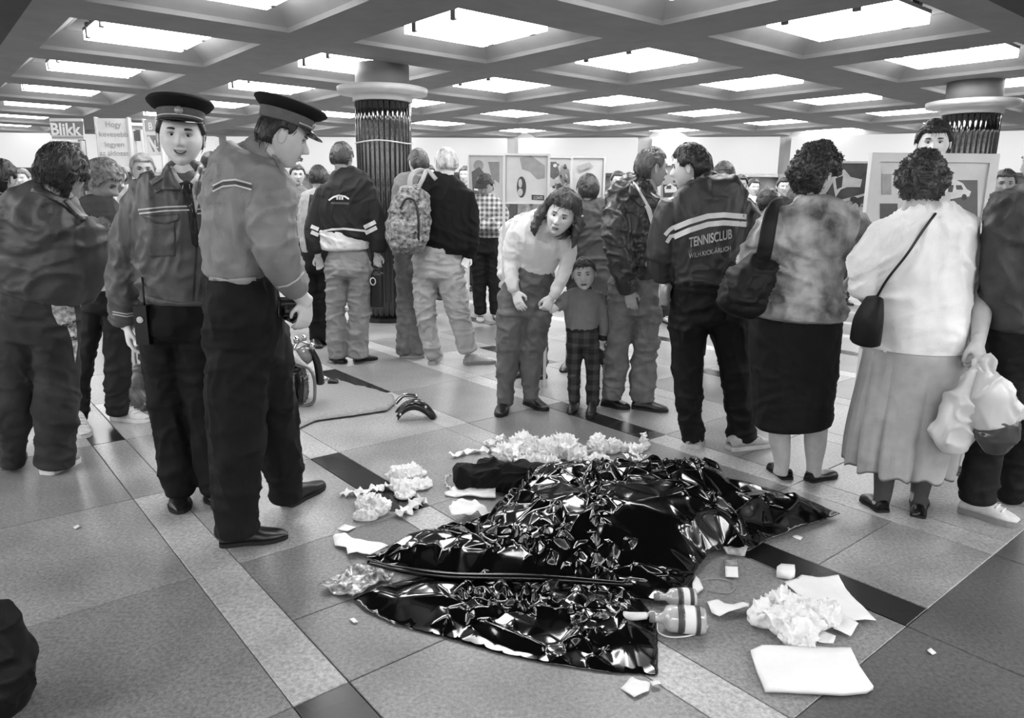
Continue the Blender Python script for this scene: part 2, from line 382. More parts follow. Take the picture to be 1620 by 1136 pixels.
for i in range(-7, 8):
    for j in range(-7, 9):
        a = (i-.36+IA0)*UA; b = (j-.36+JB0)*VB; c = AB(a, b)
        if not (-20 < c[0] < 18 and -7 < c[1] < 23): continue
        lit = (i != -2 and j != -2)
        if lit:
            o = link('ceiling_coffer', cof, None, ceil); o.location = AB(a, b, ZC); o.rotation_euler.z = YAW
            if hall(c):
                nl += 1
                L = empty('ceiling_light', AB(a, b, ZC), 'square glowing ceiling lamp inside a concrete coffer', 'ceiling light', 'lamps of the coffered ceiling', YAW)
                link('diffuser', dm, None, L); link('lamp_housing', fm, None, L)
                d_ = AB(a, b, ZC+.1)-CAM; f_ = d_ @ FW
                if f_ > 1 and -60 < 810+FPX*(d_ @ RX)/f_ < 1680 and -40 < 568-FPX*(d_ @ RU)/f_ < 400:
                    OR = ['nearest', 'second', 'third', 'fourth', 'fifth', 'sixth', 'seventh', 'eighth', 'ninth', 'tenth']
                    L['label'] = 'glowing coffer lamp, %s along the %s diagonal row counted from the left' % (OR[min(j+1, 9)], ['first', 'second', 'third', 'fourth', 'fifth', 'sixth', 'seventh', 'eighth', 'ninth', 'tenth'][min(i+1, 9)])
                else: L['label'] = 'square coffer lamp of the ceiling, out of the picture frame'
        else:
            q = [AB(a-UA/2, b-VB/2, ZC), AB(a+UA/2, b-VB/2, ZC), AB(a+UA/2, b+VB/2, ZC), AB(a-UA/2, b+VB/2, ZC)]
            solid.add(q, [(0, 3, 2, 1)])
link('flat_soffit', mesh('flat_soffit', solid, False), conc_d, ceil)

# ---- walls far away, with glowing shop signs and windows
wallm = mat('pale_wall', 150, rough=.7, amt=.1, sc=2); dkm = mat('dark_frame', 52, rough=.45, amt=.1)
glow = mat('lit_sign_face', 70, rough=.4, amt=0, emit=FASCIA); glow2 = mat('lit_shop_window', 190, rough=.3, amt=.5, sc=2.2, emit=.0)
glassm = mat('shop_glass', 60, rough=.06, amt=0, alpha=.22)
HP = [(-13.5, -5), (-13.5, 17.8), (-7, 18.4), (0, 18), (6, 16.8), (11.6, 14), (11.6, -5)]
names = ['wall_left', 'wall_back_left', 'wall_back', 'wall_back_middle', 'wall_back_right', 'wall_right', 'wall_front']
lb_tex = mat('window_display', 170, rough=.5, amt=.75, sc=3.0, coords='Object')
lb_fill = mat('fill_light_display', 170, rough=.5, amt=.5, sc=3.0, emit=.5); glow_fill = mat('fill_light_sign_face', 230, amt=0, emit=1.4)  # unseen shop glow behind the camera, added as front fill for the faces
def oriented(P0, P1):
    d = np.array(P1, float)-np.array(P0, float); l = np.linalg.norm(d); d /= l; return d, l, math.atan2(d[1], d[0])
wi = 0
ORD = {1: 'back left wall', 2: 'back wall', 3: 'back wall right of the column', 4: 'back wall far right', 6: 'added front fill behind the lens,'}; NTH = ['first', 'second', 'third', 'fourth', 'fifth', 'sixth', 'seventh', 'eighth', 'ninth', 'tenth']
for k in range(len(HP)):
    P0, P1 = HP[k], HP[(k+1) % len(HP)]; d, l, an = oriented(P0, P1)
    mb = box(MB(), (-.2, .0, -.1), (l+.2, .3, 3.35)); o = link(names[k], mesh('wall', mb, False), wallm if k in (1, 2, 3, 4) else mat('side_wall', 110, rough=.7), kind='structure'); o.location = (P0[0], P0[1], 0); o.rotation_euler.z = an
    if k in (1, 2, 3, 4, 6):
        nb = max(1, round(l/2.9)); w = l/nb
        for q in range(nb):
            wi += 1
            pos = np.array(P0)+d*(q*w); 
            sh = empty('shopfront', (pos[0], pos[1], 0), '%s shopfront, glowing sign band over its %s-framed window' % (ORD[k]+' '+NTH[q], 'dark' if (q+k) % 2 else 'pale'), 'shopfront', 'shopfronts round the hall', an)
            mb = MB(); box(mb, (.16, -.34, 2.02), (w-.16, -.02, 2.80)); link('sign_box', mesh('sign_box', mb, False), glow if k != 6 else glow_fill, sh)
            mb = MB()
            for x in (.0, w-.1): box(mb, (x, -.16, 0), (x+.1, -.0, 2.02))
            box(mb, (.0, -.16, 0), (w, 0, .35)); box(mb, (.14, -.36, 1.95), (w-.14, 0, 2.02)); box(mb, (w/2-.03, -.12, .35), (w/2+.03, 0, 1.95))
            link('window_frame', mesh('window_frame', mb, False), dkm if (q+k) % 2 else mat('pale_frame', 170, rough=.5), sh)
            mb = MB(); box(mb, (.1, -.05, .35), (w-.1, -.03, 1.95)); link('display', mesh('display', mb, False), lb_tex if k != 6 else lb_fill, sh)
            mb = MB(); box(mb, (.1, -.10, .35), (w-.1, -.09, 1.95)); link('window_pane', mesh('window_pane', mb, False), glassm, sh)

# ---- round columns clad in ribbed black glass, with a white capital
ribm = mat('black_ribbed_glass', 14, rough=.13, spec=.8, amt=.25, sc=6, bump=.8, bsc=16, coat=.3, stretch=(1, 1, .3))
white_c = mat('white_plaster', 190, rough=.6, amt=.05)
def column(x, y, label):
    c = empty('column', (x, y, 0), label, 'column')
    link('core', mesh('core', lathe([(.285, 0), (.285, 2.5)], 32)), mat('column_core', 15, rough=.3, amt=.1), c)
    rib = mesh('rib', tube([(0, 0, .02), (0, 0, 2.48)], [.047, .047], n=12, seg=8, ref=(0, 1, 0)))
    c_ = getco(rib); c_[:, 0] += .003*np.sin(c_[:, 2]*23); setco(rib, c_); rib.materials.append(ribm)
    for k in range(30):
        a = 2*math.pi*k/30; r = bpy.data.objects.new('rib', rib); COL.objects.link(r); r.parent = c; r.location = (.268*math.cos(a), .268*math.sin(a), 0); r.rotation_euler.z = a+rng.rand()*.8; r.rotation_euler.x = (rng.rand()-.5)*.004
    link('base_ring', mesh('base_ring', lathe([(.335, 0), (.335, .05), (.31, .06)], 40), False), mat('column_core', 15), c)
    link('capital', mesh('capital', lathe([(.315, 2.47), (.335, 2.48), (.335, 2.545), (.5, 2.56), (.505, 2.62), (.30, 2.63)], 48), True), white_c, c)
    link('column_head', mesh('column_head', lathe([(.30, 2.62), (.30, 2.87)], 48)), conc, c)
    return c
c1 = column(-1.49, 8.66, 'shiny black ribbed column with a cord round it behind the youths')
P = [(.325*math.cos(t), .325*math.sin(t), 2.03+.01*math.sin(3*t)) for t in np.linspace(0, 2*math.pi, 33)]
o = link('cord', mesh('cord', tube(P, .008, n=66, seg=6, ref=(0, 0, 1))), mat('white_cord', 200, rough=.7)); o.location = (-1.49, 8.66, 0); tag(o, 'thin white cord tied round the shiny black column', 'cord')
column(5.52, 9.25, 'shiny black ribbed column far right above the curly white-shirted woman')
# ================================================================= PEOPLE
def skin(g): return mat('skin_%d' % g, min(g+30, 212), rough=.48, spec=.35, amt=.08, sc=30, tone=True)
def hairm(g): return mat('hair_%d' % g, g, rough=.42, spec=.4, amt=.55, sc=26, bump=.6, bsc=170, stretch=(1, 1, .25))
HS = .23
def rotm(yaw, pitch=0, roll=0):
    """yaw: 0 looks away from the lens (+Y), 180 towards it, 90 to the right (+X); pitch>0 looks down; roll>0 leans to its right"""
    return np.array(Matrix.Rotation(-math.radians(yaw), 3, 'Z') @ Matrix.Rotation(-math.radians(pitch), 3, 'X') @ Matrix.Rotation(math.radians(roll), 3, 'Y'))
JAW = [.36, 1.5]
def headbase(d):
    x, y, z = d.T; t = np.clip(-z, 0, 1)
    Z = z*.117; W = .0815*(1-JAW[0]*t**JAW[1]); Fr = .097*(1-.05*t); Bk = .099*(1-.48*sst(t, .1, .95))
    X = np.sign(x)*abs(x)**.92*W; Y = np.where(y > 0, y*Fr, y*Bk)+.034*t**2.2
    return np.stack([X, Y, Z], 1)
def headface(d, fem=False, jaw=1.):
    p = headbase(d); x, y, z = p.T.copy(); m = sst(d[:, 1], .15, .5); ax = abs(x)
    G = lambda v, c, s: np.exp(-((v-c)/s)**2)
    prof = sst(z, .024, -.026)*(1-sst(-z, .030, .044)); wn = .0085+.0065*sst(z, .0, -.028)
    dy = .0285*np.exp(-(x/wn)**2)*prof
    dy += .004*G(ax, .011, .006)*G(z, -.031, .008)
    dy -= .0145*G(ax, .031, .0165)*G(z, .007, .0125)
    dy += (.003 if fem else .006)*G(ax, .028, .02)*G(z, .027, .008)
    dy += .0065*G(x, 0, .021)*(G(z, -.055, .0062)+G(z, -.0695, .0068)) - .005*G(x, 0, .024)*G(z, -.062, .0026)
    dy += .007*G(x, 0, .019)*G(z, -.098, .014) - .004*G(x, 0, .02)*G(z, -.082, .006)
    dy += .005*G(ax, .045, .015)*G(z, -.018, .02)
    dy -= .0035*G(ax, .020-.35*(z+.035), .005)*sst(-z, .026, .036)*(1-sst(-z, .058, .072))
    y += dy*m; x *= (1-.05*G(z, -.03, .02)*m*0)
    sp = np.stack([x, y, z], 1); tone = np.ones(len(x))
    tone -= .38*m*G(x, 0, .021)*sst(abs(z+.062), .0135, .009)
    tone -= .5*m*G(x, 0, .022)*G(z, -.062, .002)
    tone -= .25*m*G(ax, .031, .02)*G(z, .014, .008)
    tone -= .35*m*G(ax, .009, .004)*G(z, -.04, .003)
    return sp, np.clip(tone, .12, 1.2)
def sphere_dirs(nl, nt):
    th = np.linspace(0, math.pi, nt+1)[1:-1]; ph = np.linspace(0, 2*math.pi, nl, endpoint=False)
    V = [(0, 0, 1)]+[(math.sin(t)*math.sin(p), math.sin(t)*math.cos(p), math.cos(t)) for t in th for p in ph]+[(0, 0, -1)]
    F = []; e = len(V)-1
    for j in range(nl): F.append((0, 1+(j+1) % nl, 1+j)); F.append((e, e-nl+j, e-nl+(j+1) % nl))
    for k in range(nt-2):
        for j in range(nl): a = 1+k*nl+j; b = 1+k*nl+(j+1) % nl; F.append((a, b, b+nl, a+nl))
    return np.array(V), F
def hand_mb(w, u, n, side, curl=.35, sc=1., spread=.03):
    """wrist point, direction of the fingers, palm-back normal, side = +1 thumb on cross(u,n) side"""
    u = np.asarray(u, float); u /= np.linalg.norm(u); n = np.asarray(n, float); n -= u*(n @ u); n /= np.linalg.norm(n); s = np.cross(u, n)*side; w = np.asarray(w, float); mb = MB()
    P = lambda a, b, c: w+sc*(u*a+s*b+n*c)
    mb.join(tube([P(-.03, 0, 0), P(.0, 0, 0), P(.035, 0, 0), P(.07, 0, 0), P(.09, 0, -.002)], sc*np.array([.024, .026, .036, .041, .036]), sc*np.array([.02, .018, .017, .015, .012]), n=10, seg=14, ref=n))
    for k, (b, L) in enumerate(((.030, .070), (.011, .080), (-.009, .074), (-.028, .058))):
        c = curl*(1+.12*k); d = [P(.078, b, 0)]; ang = .12*curl; seg = [L*.45, L*.32, L*.26]
        cur = np.array([.078, b, 0.])
        for j, l in enumerate(seg):
            ang += c*(.7 if j == 0 else 1.); sp = spread*(1.5-k)*.35; cur = cur+np.array([math.cos(ang)*l, sp*l*3, -math.sin(ang)*l]); d.append(P(*cur))
        mb.join(tube(d, sc*np.array([.0098, .0092, .0082, .0068]), n=9, seg=8, ref=n))
    mb.join(tube([P(.012, .022, -.002), P(.038, .044, -.010), P(.064, .050+.012*(1-curl), -.018-.012*curl), P(.086, .050-.006*curl, -.022-.028*curl)], sc*np.array([.014, .0125, .0105, .0078]), n=9, seg=8, ref=n))
    return mb
class Person:
    def __init__(s, label, foot, Y=None, X=None, group=None, res=1., z0=0.):
        if Y is None: g = gnd(*foot); s.Y = g[1]; s.base = np.array([g[0], g[1], 0])
        else: s.Y = Y; g = atY(foot[0], foot[1], Y); s.base = np.array([g[0], Y, z0])
        s.res = res; s.e = empty('person', s.base, label, 'person', group); s.parts = {}; s.seed = abs(hash(label)) % 999 if False else sum(map(ord, label)) % 997
    def p(s, px, py, dy=0.): return atY(px, py, s.Y+dy)
    def t(s, rows, dep=None, seg=18, ref=(0, 1, 0), n=None, sq=1.):
        """rows (px, py, half width px, dy[, depth m])"""
        P = []; A = []; B = []
        for r in rows:
            q = s.p(r[0], r[1], r[3] if len(r) > 3 else 0); w = r[2]/ppm(q); P.append(q); A.append(w); B.append(r[4] if len(r) > 4 else (dep if dep else w))
        return tube(P, A, B, n=n, seg=seg, ref=ref, sq=sq)
    def add(s, name, me, m, label=None):
        o = link(name, me, m, s.e, s.base, label=label); s.parts.setdefault(name, []).append(o); return o
    def cloth(s, name, m, tubes, size=.012, smooth=6, amp=.006, sc=(6, 6, 13), mask=None, seed=None, fine=.3, label=None):
        mb = MB()
        for t_ in tubes: mb.join(t_)
        me = vox(mb, size*s.res, smooth, name)
        if amp: folds(me, amp, sc, s.seed if seed is None else seed, mask=mask, fine=fine)
        return s.add(name, me, m, label)
    def head(s, px, py, hpx, yaw, pitch=0, roll=0, dy=0., g=150, fem=False, hi=False, neck=None, extra=(), vs=.006, brow=70, ears=True, tone_mul=1., mouth=(.0006, 0)):
        """centre px, height px; also builds the one continuous body mesh from neck + extra tubes + hands"""
        JAW[:] = [.37, 1.5] if fem else [.29, 1.9]
        c = s.p(px, py, dy); s.hc = c; s.hs = hpx/ppm(c)/.234; s.R = rotm(yaw, pitch, roll); sc = s.hs
        d, F = sphere_dirs(*((96, 72) if hi else (56, 42))); V, tone = headface(d, fem)
        V = V*sc @ s.R.T+c; hm = MB().add(V, F)
        if ears:
            for sd in (-1, 1):
                e = ell((0, 0, 0), (.0055, .0165, .031), 12, 8); v = e.V(); v[:, 1] += -.25*v[:, 2]**2*9; v[:, 0] += sd*.35*np.clip(-v[:, 1], 0, 1)
                v = (v+np.array([sd*.0865, -.006, -.004]))*sc @ s.R.T+c; hm.add(v, e.f)
                e = ell((0, 0, 0), (.003, .009, .018), 10, 6); v = (e.V()+np.array([sd*.083, -.002, -.004]))*sc @ s.R.T+c
        nt = len(hm.V()); tn = np.ones(nt); tn[:len(tone)] = tone
        low = MB(); nb = c+s.R @ np.array([0, -.015, -.045])*sc
        if neck:
            q = s.p(*neck[:2], neck[3] if len(neck) > 3 else 0); w = neck[2]/ppm(q); low.join(tube([nb, nb*.5+q*.5, q], [.054*sc, w*.98, w*1.15], [.060*sc, w*.98, w*1.1], seg=18))
        for e in extra: low.join(e)
        me = vox(low, vs*s.res, 2, 'body') if low.n else None
        mb = MB(); k0 = 0
        mb.join(hm)
        if me: mb.join(to_mb(me)); bpy.data.meshes.remove(me)
        body = mesh('body', mb); a = body.attributes.new('tone', 'FLOAT', 'POINT'); tt = np.ones(len(body.vertices)); tt[:nt] = tn; a.data.foreach_set('value', tt*tone_mul)
        s.add('body', body, skin(g))
        if hi or hpx > 30:
            for sd in (-1, 1):
                ev = ell((sd*.031, .0725, .0075), (.0155, .0125, .0100 if fem else .0088), 16, 12); v = ev.V()*sc @ s.R.T+c
                if hi: s.add('eyeball', mesh('eyeball', MB().add(v, ev.f)), mat('eye_white', 190, rough=.2, amt=0))
                ir = ell((sd*.031-.0005*sd, .0815, .0075), (.0072, .0038, .0074 if hi else .004), 12, 8); v = ir.V()*sc @ s.R.T+c
                s.add('iris', mesh('iris', MB().add(v, ir.f)), mat('eye_dark', 18, rough=.15, amt=0) if hi else mat('eye_shade', 60, rough=.5, amt=0))
                ld = []
                for u in np.linspace(-1, 1, 7): ld.append((sd*.031+u*.0155, .0862-.0075*u*u, .0135-.0055*u*u))
                lm = tube(np.array(ld)*sc @ s.R.T+c, np.array([.001, .0022, .0026, .0028, .0026, .0022, .001])*sc, n=12, seg=8); s.add('eyelid', mesh('eyelid', lm), mat('eyelid_tone_%d' % g, g*.72, rough=.5, amt=0))
                bp_ = []
                for u in np.linspace(-1, 1, 7): bp_.append((sd*(.030+u*.0185), .0965-.010*(u+.25)**2-.001, .0262+.0025*(1-u*u)+.0012*u))
                bm_ = tube(np.array(bp_)*sc @ s.R.T+c, np.array([.0015, .0032, .004, .0038, .0034, .0026, .001])*sc*(.8 if fem else 1.25), np.array([.0015, .003, .003, .003, .003, .0026, .001])*sc, n=14, seg=8)
                s.add('eyebrow', mesh('eyebrow', bm_), hairm(brow))
            if mouth is not None:
                op, sm_ = mouth; Rr = lambda v: np.array(v)*sc @ s.R.T+c; U = np.linspace(-1, 1, 9); w_ = .0225+.003*(sm_ > 0)
                yy = lambda u: .1005-.011*u*u; up_ = [(u*w_, yy(u)+.002, -.0585+sm_*.007*u*u-.0012*math.cos(u*6)) for u in U]; lo_ = [(u*w_*.94, yy(u)+.001, -.0655-op*(1-u*u)+sm_*.008*u*u) for u in U]
                lm_ = mat('lip_tone_%d_%d' % (g, fem), g*(.62 if fem else .74), rough=.4, amt=.05); prof = np.sqrt(np.clip(1-U**2*.97, .02, 1))
                s.add('upper_lip', mesh('upper_lip', tube(Rr(up_), .0030*prof*sc, .0028*prof*sc, n=20, seg=8)), lm_); s.add('lower_lip', mesh('lower_lip', tube(Rr(lo_), .0036*prof*sc, .0028*prof*sc, n=20, seg=8)), lm_)
                gp = [(u*w_*.97, yy(u)+.0015, -.0622-op*.5*(1-u*u)+sm_*.0075*u*u) for u in U]; s.add('mouth_line', mesh('mouth_line', tube(Rr(gp), (.0012+op*.35)*prof*sc, .002*prof*sc, n=20, seg=6)), mat('mouth_dark', 25, rough=.4, amt=0))
                if sm_ > .5 and op > .002: tp = [(u*w_*.72, yy(u)+.0032, -.0612-op*.25*(1-u*u)+sm_*.006*u*u) for u in U]; s.add('teeth', mesh('teeth', tube(Rr(tp), .0020*prof*sc, .0018*prof*sc, n=16, seg=6)), mat('teeth_tone', 205, rough=.2, amt=0))
        return c
    def loc(s, v): return np.asarray(v)*s.hs @ s.R.T+s.hc
    def hair(s, g, thick=.016, front=.062, side=.0, nape=-.07, curly=0., rough=.004, dens=(110, 84), part=None, sideburn=95, strands=350, slen=.05, fl=0., top=0., seed=3):
        d, F = sphere_dirs(*dens); b = headbase(d); az = np.degrees(np.arctan2(abs(d[:, 0]), d[:, 1]))
        z = b[:, 2]; thr = np.where(az < 48, front, front+(side-front)*sst(az, 48, 78)); thr = np.where(az > 84, side+.012+(nape-side-.012)*sst(az, 100, 124), thr)
        thr = thr+.005*vn(d*9, seed)
        m = sst(z-thr, -.004, .010)
        t = thick*(1+.25*vn(d*3, seed+4))+top*sst(d[:, 2], .2, .9)
        r = t*m-.012*(1-m)
        q = b*np.array([9., 9., 3.5])*8
        r += m*rough*(1-2*abs(vn(q+vn(b*20, 5)[:, None]*1.2, seed+1)))
        if curly:
            cc = b*55; w = np.stack([vn(b*30, 11), vn(b*30, 12), vn(b*30, 13)], 1)*1.3
            r += m*curly*((1-2*abs(vn(cc+w, seed+2)))*.75+vn(b*28, seed+3)*.9)
        n = d/np.linalg.norm(d, axis=1)[:, None]; V = b+n*r[:, None]
        if fl: V[:, 2] -= 0
        s.add('hair', mesh('hair', MB().add(s.loc(V), F)), hairm(g))
        if strands:
            mb = MB(); R_ = random.Random(seed)
            idx = [i for i in range(len(V)) if m[i] > .8]
            for _ in range(strands):
                i = R_.choice(idx); p = V[i]; nn = n[i]
                if curly: tdir = np.array([R_.uniform(-1, 1) for _ in range(3)])
                else: tdir = np.array([nn[0]*.6+R_.uniform(-.3, .3), nn[1]*.7-.25+R_.uniform(-.2, .2), -1+1.0*max(0, nn[2]) + R_.uniform(-.2, .2)])
                tdir -= nn*(tdir @ nn); tdir /= np.linalg.norm(tdir)+1e-9; sdir = np.cross(nn, tdir); L_ = slen*R_.uniform(.5, 1.2); pts = []
                for u in np.linspace(0, 1, 5):
                    if curly: a = u*5; rr_ = .007*R_.uniform(.8, 1.2); pts.append(p+nn*(.001+.006*math.sin(a*1.3))+tdir*rr_*math.sin(a)+sdir*rr_*math.cos(a))
                    else:
                        q = p+tdir*L_*u; l = np.linalg.norm(q/np.array([.0775, .098, .117])); l0 = np.linalg.norm(p/np.array([.0775, .098, .117])); q = q*(l0/l)*(1+.004*math.sin(u*3.1)) if l > 0 else q; pts.append(q+sdir*.004*math.sin(u*3+i))
                w = .0016 if not curly else .0022
                mb.join(tube(s.loc(np.array(pts)), np.array([w*.6, w, w, w*.7, w*.2])*s.hs, n=5, seg=4, cap=False))
            s.add('hair_strands', mesh('hair_strands', mb), hairm(g)); s.parts['hair_strands'][-1]['kind'] = 'stuff'
    def shoe(s, heel, toe, w=.10, kind='sneaker', g=170, gs=190, hz=0., pts=None):
        a, b = (gnd(*heel, hz), gnd(*toe, hz)) if pts is None else pts
        a = np.array(a); b = np.array(b); L = np.linalg.norm(b-a); f = (b-a)/L; sd = np.array([-f[1], f[0], 0]); up = np.array([0, 0, 1.])
        K = {'sneaker': ([0, .04, .15, .35, .52, .7, .86, .96, 1], [.55, .8, .86, .84, .9, 1., .92, .62, .3], [.05, .082, .092, .092, .082, .06, .047, .038, .02], .026),
             'dress': ([0, .04, .15, .35, .5, .65, .82, .95, 1], [.5, .72, .78, .76, .84, .98, .86, .5, .22], [.045, .065, .075, .078, .07, .052, .042, .034, .018], .018),
             'flat': ([0, .04, .15, .35, .5, .65, .82, .95, 1], [.5, .68, .72, .7, .76, .92, .84, .5, .22], [.05, .062, .055, .036, .032, .040, .038, .028, .014], .014),
             'pump': ([0, .04, .15, .35, .5, .65, .82, .95, 1], [.45, .62, .68, .62, .72, .9, .8, .48, .2], [.07, .085, .07, .042, .034, .042, .038, .028, .012], .012)}[kind]
        u, wv, hv, st = K; mb = MB(); seg = 14; V = []; F = []
        lift = (lambda x: .03*max(0, 1-x*2.2)) if kind == 'pump' else (lambda x: 0)
        for x, ww, hh in zip(u, wv, hv):
            for k in range(seg):
                th = math.pi*k/(seg-1); cx = math.cos(th); sx = math.sin(th)
                V.append(a+f*L*x+sd*(w/2*ww*np.sign(cx)*abs(cx)**.75*(1-.25*sx*(.5 if x < .5 else .2)))+up*(st+lift(x)+(hh-st)*max(0, sx)**.8))
        for i in range(len(u)-1):
            for k in range(seg): A = i*seg+k; B = i*seg+(k+1) % seg; F.append((A, B, B+seg, A+seg))
        F.append(tuple(range(seg))); F.append(tuple(range(len(u)*seg-1, (len(u)-1)*seg-1, -1)))
        o = s.add('shoe', mesh('shoe', MB().add(V, F)), mat('shoe_%s_%d' % (kind, g), g, rough=.35 if g < 60 else .6, spec=.5, amt=.15, sc=30))
        sm = MB(); rim = []
        for x, ww in list(zip(u, wv)): rim.append(a+f*L*x+sd*w/2*(ww+.06))
        for x, ww in list(zip(u, wv))[::-1]: rim.append(a+f*L*x-sd*w/2*(ww+.06))
        n = len(rim); xs = u+u[::-1]
        v = [r+up*(.001 if kind != 'pump' or x > .45 else lift(x)) for r, x in zip(rim, xs)]+[r+up*(st+lift(x)) for r, x in zip(rim, xs)]
        h = n//2; F = []
        for i in range(h-1):
            F.append((i, i+1, n-2-i, n-1-i)); F.append((n+i, n+n-1-i, n+n-2-i, n+i+1))
        for i in range(n): j = (i+1) % n; F.append((i, i+n, j+n, j))
        sm.add(v, F)
        if kind == 'pump': box(sm, (0, 0, 0), (1, 1, 1)); sm.v[-1] = np.array([a+f*(.005+.03*q[0])+sd*(.018*(q[1]*2-1))+up*(.001+q[2]*.04) for q in sm.v[-1]])
        link('sole', mesh('sole', sm, False), mat('sole_%d' % gs, gs, rough=.7), o)
        c_ = getco(o.children[0].data)-s.base if False else None
        so = o.children[0]; setco(so.data, getco(so.data)-s.base)
        if kind == 'sneaker':
            lc = MB()
            for q in range(4):
                x = .42+.1*q; hh = np.interp(x, u, hv); P = [a+f*L*(x+.01*(k % 2))+sd*w*.28*(k-1)+up*(hh+.002+(.004 if k == 1 else -.002)) for k in range(3)]; lc.join(tube(P, .0035, n=6, seg=5, ref=(0, 0, 1)))
            le = mesh('laces', lc); l_ = link('laces', le, mat('laces', 200, rough=.8), o); setco(le, getco(le)-s.base)
        return o
    def tree(s, *names):
        obs = []
        for n in names: obs += s.parts.get(n, [])
        return bvh_of(obs)
    def dec(s, name, poly, on, m, off=.004, step=4., th=0., label=None):
        o = decal(name, poly, s.tree(*on), m, s.e, off, step, th, label); s.parts.setdefault(name, []).append(o); return o
def cap_on(P, parts=True, g=28, gb=70, tilt=6):
    """peaked uniform cap in head coordinates"""
    M = np.array(Matrix.Rotation(math.radians(tilt), 3, 'X'))
    def L(mb, name, m, lab=None):
        v = mb.V() @ M.T+np.array([0, .0, .004]); P.add(name, mesh(name, MB().add(P.loc(v), mb.f)), m, lab)
    def ring(rx, ry, z, cy=0, n=48): return [(rx*math.cos(t), cy+ry*math.sin(t), z) for t in np.linspace(0, 2*math.pi, n, endpoint=False)]
    def loft(R_, capb=True):
        n = len(R_[0]); V = [p for r in R_ for p in r]; F = [(i*n+j, i*n+(j+1) % n, (i+1)*n+(j+1) % n, (i+1)*n+j) for i in range(len(R_)-1) for j in range(n)]
        F.append(tuple(range((len(R_)-1)*n, len(R_)*n))); F.append(tuple(range(n-1, -1, -1))); return MB().add(V, F)
    wool = mat('cap_wool', g, rough=.85, spec=.2, amt=.12, sc=40)
    L(loft([ring(.086, .104, .052), ring(.090, .108, .060), ring(.093, .112, .098), ring(.092, .111, .10)]), 'cap_band', mat('cap_band', gb, rough=.8, amt=.15, sc=50), 'grey cap band')
    L(loft([ring(.092, .111, .096), ring(.112, .132, .108, .004), ring(.127, .150, .124, .008), ring(.129, .152, .131, .009), ring(.120, .142, .142, .009), ring(.08, .09, .150, .01), ring(.02, .02, .151, .01)]), 'cap', wool)
    t = np.linspace(-1.15, 1.15, 25); V = []
    for k in t: V.append((.091*math.sin(k), .109*math.cos(k), .056))
    for k in t: V.append((.100*math.sin(k), .112*math.cos(k)+.052*math.cos(k*1.35), .056-.026*math.cos(k*1.3)))
    F = [(i, i+1, 26+i, 25+i) for i in range(24)]; V = np.array(V); m_ = thick(V, F, .004); L(m_, 'visor', mat('patent_leather', 14, rough=.12, spec=.8, amt=0), 'black glossy visor')
    P1 = [(.0925*math.sin(k), .1115*math.cos(k), .064+.002*math.cos(k)) for k in t]; L(tube(P1, .0032, n=40, seg=6, ref=(0, 0, 1)), 'cap_cord', mat('silver_cord', 185, rough=.4, amt=.1), 'pale cord above the visor')
    L(xf(lathe([(.016, 0), (.016, .003), (.011, .006), (.005, .008)], 20), Matrix.Translation((0, .112, .082)) @ Matrix.Rotation(-math.pi/2, 4, 'X')), 'badge', mat('badge_metal', 150, rough=.3, metal=.3, amt=.5, sc=300), 'round metal cap badge')
# cloth materials
def cl(name, g, rough=.75, **k): return mat(name, g, rough=rough, spec=k.pop('spec', .3), amt=k.pop('amt', .14), sc=k.pop('sc', 14), bump=k.pop('bump', .25), bsc=k.pop('bsc', 220), wr=k.pop('wr', .75), **k)
UNI = cl('uniform_jacket', 80, .5, spec=.45); UNI2 = cl('uniform_jacket_light', 124, .5, spec=.4)
BLK = cl('black_trousers', 17, .8); DEN = cl('denim', 96, .85, amt=.35, sc=5); DEND = cl('dark_denim', 66, .85, amt=.4, sc=5)
STR = mat('reflective_piping', 190, rough=.4, amt=.05)

# ---------------- officer facing the lens
P = Person('smiling uniformed young officer in peaked cap facing the lens, dark tie', (285, 795), group=None)
O1 = P
armL = P.t([(228, 296, 17), (212, 350, 22), (203, 410, 22), (198, 470, 20), (199, 518, 17)], ref=(0, 1, 0))
h = hand_mb(P.p(202, 517, -.02), P.p(207, 556, -.04)-P.p(202, 517, -.02), (-.9, -.5, 0), -1, .45, .95)
P.head(287, 217, 90, 160, 2, -3, g=180, hi=True, mouth=(.006, 1.2), neck=(291, 283, 22), extra=[P.t([(226, 300, 12), (212, 350, 14), (203, 410, 13), (199, 470, 11), (202, 520, 10)]), P.t([(290, 285, 30, 0, .07), (286, 320, 52, 0, .09), (284, 400, 46, 0, .09), (284, 470, 44, 0, .09)]), h], vs=.0055, brow=45)
P.hair(46, thick=.012, front=.075, side=.005, nape=-.05, strands=200)
cap_on(P, g=30, gb=88, tilt=7)
P.cloth('jacket', UNI, [P.t([(291, 274, 26, .0, .085), (290, 288, 44, 0, .11), (286, 304, 64, 0, .135), (283, 350, 66, 0, .155), (281, 400, 63, 0, .15), (281, 445, 60, 0, .145), (282, 478, 55, 0, .135)], sq=.9),
    armL_ := P.t([(232, 292, 18), (218, 325, 24), (206, 370, 25), (199, 420, 24), (195, 470, 23), (198, 514, 20)]),
    P.t([(345, 292, 18), (354, 340, 22), (357, 400, 22), (352, 450, 20), (340, 480, 18)])], .010, 5, .008, (7, 7, 8), fine=.35)
P.cloth('collar', UNI, [P.t([(292, 268, 29, .05, .06), (293, 277, 33, .03, .08), (293, 284, 35, .0, .10)])], .007, 3, .002)
tr = ['jacket', 'collar']
trb = tr+['body']
P.dec('shirt', [(266, 262), (273, 263), (283, 281), (291, 288), (288, 300), (280, 296), (270, 280)], trb, cl('white_shirt', 185, .7), .008, 3, .004)
